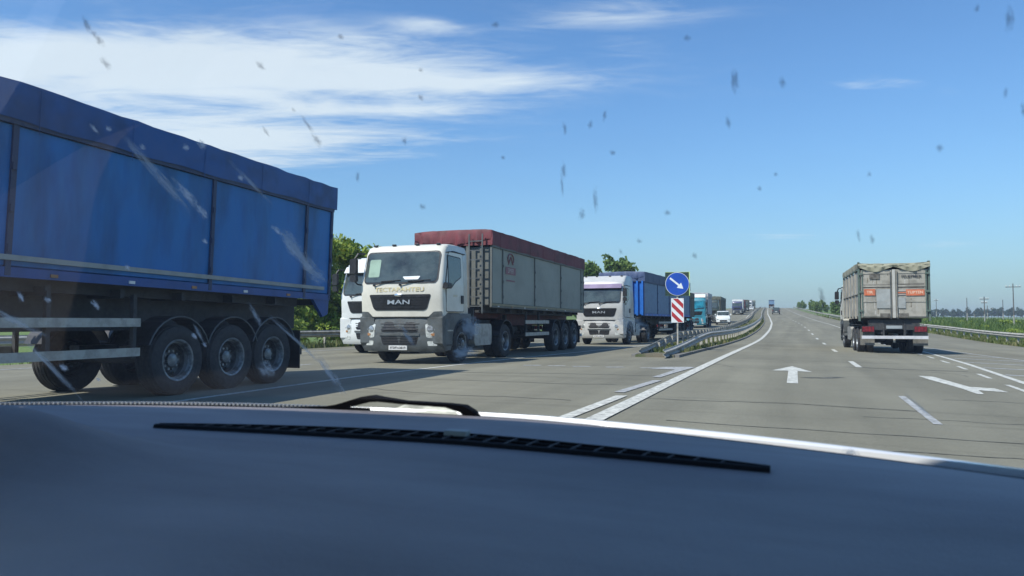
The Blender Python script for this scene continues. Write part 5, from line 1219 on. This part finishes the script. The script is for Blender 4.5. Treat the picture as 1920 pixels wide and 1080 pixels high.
for k, m_ in (('d', M_SPK), ('p', M_SPL), ('s', M_SMEAR)):
    me = spk.data.copy(); me.name = 'speck'; me.materials.clear(); me.materials.append(m_); SPME[k] = me
bpy.data.objects.remove(spk)
def speck(kind, u, w, a, b_, rot):
    """on the glass at (u,w); a,b half sizes (m); rot in the glass plane"""
    p = Vector(gl(u, w)); du = (Vector(gl(u+.01, w))-p).normalized(); dw = (Vector(gl(u, w+.01))-p); nrm = du.cross(dw).normalized(); dw = nrm.cross(du)
    c, s = math.cos(rot), math.sin(rot); ex = du*c+dw*s; ey = dw*c-du*s
    o = link('insect_speck' if kind == 'd' else 'dirt_smear', SPME[kind], WS); q = p+nrm*.0015
    o.matrix_local = Matrix(((ex.x*a, ey.x*b_, nrm.x*.004, q.x), (ex.y*a, ey.y*b_, nrm.y*.004, q.y), (ex.z*a, ey.z*b_, nrm.z*.004, q.z), (0, 0, 0, 1)))
for q in [('d', -0.6444, 0.8365, 0.0114, 0.0055, -1.63), ('d', -0.6399, 0.8108, 0.0088, 0.0066, -1.41), ('d', -0.6465, 0.7752, 0.01, 0.0061, -1.29), ('d', -0.6419, 0.822, 0.005, 0.0042, -1.52), ('d', -0.471, 0.7405, 0.0075, 0.0048, -1.11), ('d', -0.4254, 0.7799, 0.0006, 0.001, -0.17), ('d', -0.4456, 0.6424, 0.0155, 0.0034, -1.32), ('d', -0.442, 0.6149, 0.0112, 0.0054, -1.42), ('d', -0.4547, 0.6676, 0.0034, 0.0028, -1.11), ('d', -0.4968, 0.6386, 0.0087, 0.0035, -1.45), ('d', -0.3751, 0.7624, 0.0044, 0.0034, -0.18), ('d', -0.3144, 0.6606, 0.0044, 0.0042, -0.16), ('d', -0.3061, 0.6995, 0.0032, 0.0029, -0.17), ('d', -0.1593, 0.5883, 0.0056, 0.003, 1.14), ('d', -0.1454, 0.5982, 0.0077, 0.0024, 1.15), ('d', -0.183, 0.5872, 0.0083, 0.0025, 1.41), ('d', -0.1916, 0.5253, 0.0127, 0.0041, 1.34), ('d', -0.1959, 0.503, 0.0156, 0.0021, 1.34), ('d', -0.1823, 0.4525, 0.0087, 0.0048, 1.16), ('d', -0.1667, 0.4751, 0.0183, 0.0031, 1.37), ('d', -0.1435, 0.5435, 0.0038, 0.0036, -0.15), ('d', -0.0393, 0.6171, 0.014, 0.004, 1.5), ('d', -0.0053, 0.6047, 0.006, 0.003, 1.55), ('d', -0.0459, 0.565, 0.0076, 0.0029, 1.52), ('d', -0.1024, 0.4443, 0.0046, 0.0042, 0.57), ('d', -0.0823, 0.371, 0.0038, 0.0041, -0.07), ('d', -0.0716, 0.6793, 0.0036, 0.0029, -0.23), ('d', 0.0537, 0.4727, 0.0021, 0.0027, -0.16), ('d', 0.0969, 0.4962, 0.0034, 0.0041, 0.38), ('d', 0.1284, 0.63, 0.0112, 0.0034, 1.53), ('d', 0.1417, 0.5282, 0.0084, 0.0022, 1.65), ('d', 0.1108, 0.6478, 0.0034, 0.002, 1.22), ('d', 0.1309, 0.5513, 0.0053, 0.0017, 1.53), ('d', -0.3451, 0.5995, 0.0061, 0.0034, 1.14), ('d', -0.4116, 0.5474, 0.0106, 0.0029, 1.11), ('d', -0.3497, 0.486, 0.0055, 0.0044, -0.09), ('d', -0.2483, 0.5554, 0.0032, 0.0026, -0.13), ('d', 0.0576, 0.3814, 0.006, 0.0022, 1.6), ('d', 0.0479, 0.3881, 0.0083, 0.0015, 1.59), ('d', 0.0221, 0.2951, 0.0134, 0.0029, 1.57), ('d', -0.1311, 0.4012, 0.0035, 0.0035, -0.08), ('d', -0.0245, 0.4682, 0.0025, 0.0029, -0.14), ('d', -0.012, 0.4864, 0.0024, 0.0023, -0.15), ('d', -0.1506, 0.3847, 0.0043, 0.0021, 1.45), ('d', -0.2256, 0.741, 0.0048, 0.0031, -0.21), ('p', -0.6308, 0.5375, 0.0289, 0.0087, -1.2), ('p', -0.6229, 0.5024, 0.0149, 0.0077, -1.31), ('p', -0.7634, 0.3867, 0.0064, 0.0058, -1.27), ('p', -0.5807, 0.6265, 0.0078, 0.0074, -1.49), ('p', -0.602, 0.6242, 0.0059, 0.0059, -0.09), ('p', -0.655, 0.6303, 0.0054, 0.0053, -0.09), ('p', -0.5383, 0.4579, 0.0114, 0.0055, -0.92), ('p', -0.5287, 0.4184, 0.0298, 0.0077, -1.28), ('p', -0.5208, 0.3837, 0.0246, 0.0103, -1.28), ('p', -0.7037, 0.6703, 0.0097, 0.0033, -1.33), ('p', -0.5531, 0.5622, 0.0053, 0.0046, -0.08), ('p', -0.8373, 0.2971, 0.0113, 0.0066, -1.41), ('p', -0.9311, 0.3179, 0.0108, 0.0057, -1.61), ('p', -0.8978, 0.311, 0.0071, 0.0062, -0.01), ('p', -0.9336, 0.1283, 0.0098, 0.0071, -0.97), ('p', -0.8959, 0.095, 0.0044, 0.0047, 0.01), ('p', -0.6394, 0.4418, 0.005, 0.0053, -0.04), ('p', -0.6857, 0.6683, 0.0053, 0.0044, -0.09), ('s', -0.5131, 0.3601, 0.0219, 0.0149, -1.05), ('s', -0.5234, 0.4124, 0.0423, 0.0155, -1.23), ('s', -0.6545, 0.5743, 0.0703, 0.0104, -1.2), ('s', -0.5818, 0.2025, 0.083, 0.0054, -1.04), ('s', -0.558, 0.1192, 0.0484, 0.0099, -1.32), ('s', -0.6231, 0.2692, 0.0265, 0.0052, -1.52), ('s', -0.7164, 0.2218, 0.0212, 0.0046, -1.47), ('p', -0.7252, 0.2176, 0.0075, 0.0048, -1.38), ('p', -0.7173, 0.1937, 0.0059, 0.0039, -1.38), ('s', -0.341, 0.2436, 0.0247, 0.0194, 1.22), ('s', -0.1516, 0.2499, 0.0147, 0.0223, 1.34), ('s', -0.3593, 0.1815, 0.0299, 0.0126, 0.25), ('s', -0.4257, 0.2206, 0.0214, 0.006, -1.34), ('s', -0.6476, 0.1305, 0.0196, 0.0155, 1.12), ('s', -0.5437, 0.5531, 0.0434, 0.0042, -1.09), ('s', -0.958, 0.2562, 0.0506, 0.0096, -0.63), ('s', -0.9488, 0.1252, 0.0912, 0.0067, -1.12), ('s', 0.098, 0.1102, 0.0207, 0.0021, -0.92), ('s', 0.0469, 0.0075, 0.0116, 0.0075, 0.21), ('p', -0.3624, -0.0186, 0.0023, 0.0023, 0.1)]: speck(*q)
# body shell: bonnet, roof, pillars, doors
b = MB(); rings = []
for u in np.linspace(-1.28, .38, 30):
    k = ((u-UC)/.83)**2; rings.append([(u, vbase(u)+.085, E0-.1300), (u, vbase(u)+.090, E0-.1228-.0048*min(max((u+.3)/.3, 0), 1.7)), (u, vbase(u)+.100, E0-.1232-.0048*min(max((u+.3)/.3, 0), 1.7)), (u, vbase(u)+.2, E0-.160-.02*k), (u, 1.45-.1*k, E0-.30-.03*k), (u, 1.85-.25*k, E0-.47-.05*k), (u, 1.93-.3*k, E0-.62), (u, 1.7-.2*k, E0-.62), (u, vbase(u)+.09, E0-.3)])
b.rings(rings); b.build('bonnet', M_BODYW, CAR, smooth=True)
b = MB(); b.rings([[(u, vbase(u)+.024, E0-.145), (u, vbase(u)+.026, E0-.1385), (u, vbase(u)+.080, E0-.1360), (u, vbase(u)+.083, E0-.17)] for u in np.linspace(-1.27, .37, 50)]); cowl = b.build('cowl', M_BLACK, CAR, smooth=True)
b = MB(); rings = []
for u in np.linspace(-1.18, .27, 14):
    k = ((u-UC)/.73)**2; f = .465-.13*(u-UC)**2
    rings.append([(u, f, E0+.372), (u, f-.05, E0+.40-.03*k), (u, -.6, E0+.46-.04*k), (u, -1.9, E0+.40-.04*k), (u, -1.9, E0+.36-.04*k), (u, -.6, E0+.41-.04*k), (u, f-.04, E0+.355)])
b.rings(rings); b.build('roof', M_BODYW, CAR, smooth=True)
b = MB(); b.box(-1.15, .24, -1.85, .38, E0+.335, E0+.345); b.build('headliner', M_HEAD, CAR)
for u0, u1 in ((-1.27, -1.20), (.36, .29)):
    p = gl(u0, 0); q = gl(u1, 1)
    b = MB(); b.tube([(p[0], p[1]+.02, p[2]-.03), ((p[0]+q[0])/2, (p[1]+q[1])/2, (p[2]+q[2])/2+.012), (q[0], q[1], q[2])], .032, 8); b.build('pillar', M_BODYW, CAR, smooth=True)
for u0 in (-1.29, .38):
    sg_ = -1 if u0 < 0 else 1
    pts = [(1.55, E0-.5), (1.5, E0-.36), (.70, E0-.16), (-1.9, E0-.12), (-2.25, E0-.2), (-2.3, E0-.85), (-1.95, E0-.95)] + [(-1.55+.36*math.cos(a), E0-.86+.36*math.sin(a)) for a in np.linspace(PI, 0, 10)] + [(-1.1, E0-.97), (.85, E0-.97)] + [(1.2+.36*math.cos(a), E0-.86+.36*math.sin(a)) for a in np.linspace(PI, 0, 10)] + [(1.85, E0-.8), (1.85, E0-.5)]
    b = MB(); b.prism(pts, u0-.03, u0+.03, 'x'); b.build('body_side', M_BODYW, CAR)
    b = MB(); b.box(u0-.02-.03*sg_, u0+.02-.03*sg_, -.75, -.62, E0-.14, E0+.40); b.build('pillar', M_BODYW, CAR)
    b = MB(); b.box(u0-.02-.03*sg_, u0+.02-.03*sg_, -1.95, -1.8, E0-.14, E0+.36); b.build('pillar', M_BODYW, CAR)
    for y in (1.2, -1.55): add_wheel(CAR, 'car', u0-sg_*.10, y, sg_).location.z = .32
b = MB(); b.box(-1.25, .34, -2.2, .75, E0-.99, E0-.93); b.build('floor_pan', M_PIANO, CAR)
for u0 in (-.86, -.02):
    b = MB(); b.prism(rpoly([(-.05, E0-.62), (-.05, E0-.78), (-.60, E0-.78), (-.60, E0-.66)], .05), u0-.25, u0+.25, 'x'); b.prism(rpoly([(-.48, E0-.66), (-.60, E0-.70), (-.86, E0-.05), (-.76, E0-.02)], .05), u0-.23, u0+.23, 'x'); b.build('seat', M_SEAT, CAR)
# wiper lying along the foot of the glass
wp = [(-.3391, .77, -.1100), (-.3430, .77, -.1050), (-.3524, .77, -.0986), (-.3725, .77, -.0955), (-.4278, .77, -.0945), (-.4600, .77, -.0920), (-.4711, .77, -.0915), (-.4830, .77, -.0935), (-.5044, .77, -.0995), (-.5200, .77, -.1035), (-.5400, .77, -.1065), (-.6200, .77, -.1100), (-.6859, .77, -.1125)]
wp2 = [(u*1.10, .847-.02*max(0, -(u+.52))*4, z*1.10) for u, v, z in wp]
def bar(path, hw, ht, name, m, parent):
    b = MB(); R_ = []
    for i, p in enumerate(path):
        p = Vector(p); d = (Vector(path[min(i+1, len(path)-1)])-Vector(path[max(i-1, 0)])).normalized(); n_ = Vector((0, 1, 0)); u_ = d.cross(n_).normalized()
        h = ht[i] if isinstance(ht, list) else ht
        R_.append([p+n_*hw+u_*h, p-n_*hw+u_*h, p-n_*hw-u_*h, p+n_*hw-u_*h])
    b.rings(R_); return b.build(name, m, parent, smooth=False, bevel=0)
WIP = bar([(u, v, E0+z) for u, v, z in wp2], .008, [.006, .006, .0045, .0022, .0018, .0028, .0042, .0045, .004, .0035, .003, .0025, .002], 'wiper_arm', M_JET, CAR)
bl = [(-1.17, -.0), (-1.05, 0), (-.9, 0), (-.75, 0), (-.62, 0), (-.56, 0)]
bpth = [(u, vbase(u)+.052, E0-.1225+.002*math.exp(-((u+.85)/.3)**2)) for u in np.linspace(-1.2, -.55, 14)]
bar(bpth, .005, .0028, 'wiper_blade', M_JET, CAR)
M_SPRING = mat('blade_spring', (.55, .55, .55), .35, .6)
b = MB()
for u in np.arange(-1.19, -.62, .0062):
    v = vbase(u)+.046; z = E0-.1190+.002*math.exp(-((u+.85)/.3)**2); b.box(u, u+.0036, v-.003, v+.004, z-.002, z+.0012)
b.build('blade_spring', M_SPRING, CAR, kind='stuff')
# pale dusty cover below the arm
cv = [(-.556, -.136), (-.520, -.1175), (-.510, -.1160), (-.452, -.1145), (-.440, -.118), (-.424, -.137)]
cb = [(p[0], E0+p[1]) for p in rpoly(cv, .010)]; nq = len(cb)
b = MB(); b.add([(u, .915+.9*(z-E0+.137), z) for u, z in cb] + [(u*.99, .99, E0-.150+.3*(z-E0+.137)) for u, z in cb], [tuple(range(nq))] + [(i, (i+1) % nq, nq+(i+1) % nq, nq+i) for i in range(nq)])
b.build('wiper_cover', mat('dusty_pale_plastic', (.56, .56, .47), .85, 0, .35, 45, dust=.5, dustcol=(.30, .30, .27)), CAR)
# second wiper pivot at the right
b = MB(); b.prism(rpoly([(.19, E0-.150), (.225, E0-.138), (.30, E0-.128), (.345, E0-.13), (.345, E0-.16)], .01), .755, .80, 'y'); b.build('wiper_pivot', M_BLACK, CAR, bevel=.003)
hb = MB(); hb.box(-2700, 2700, -2700, 2700, -4, 26)
hm = bpy.data.materials.new('air_haze'); hm.use_nodes = True; hm.node_tree.nodes.clear()
pv = hm.node_tree.nodes.new('ShaderNodeVolumePrincipled'); pv.inputs['Color'].default_value = (.80, .90, 1, 1); pv.inputs['Density'].default_value = .00035; pv.inputs['Anisotropy'].default_value = .2
ho = hm.node_tree.nodes.new('ShaderNodeOutputMaterial'); hm.node_tree.links.new(pv.outputs[0], ho.inputs['Volume'])
hb.build('haze', hm, None, kind='stuff')
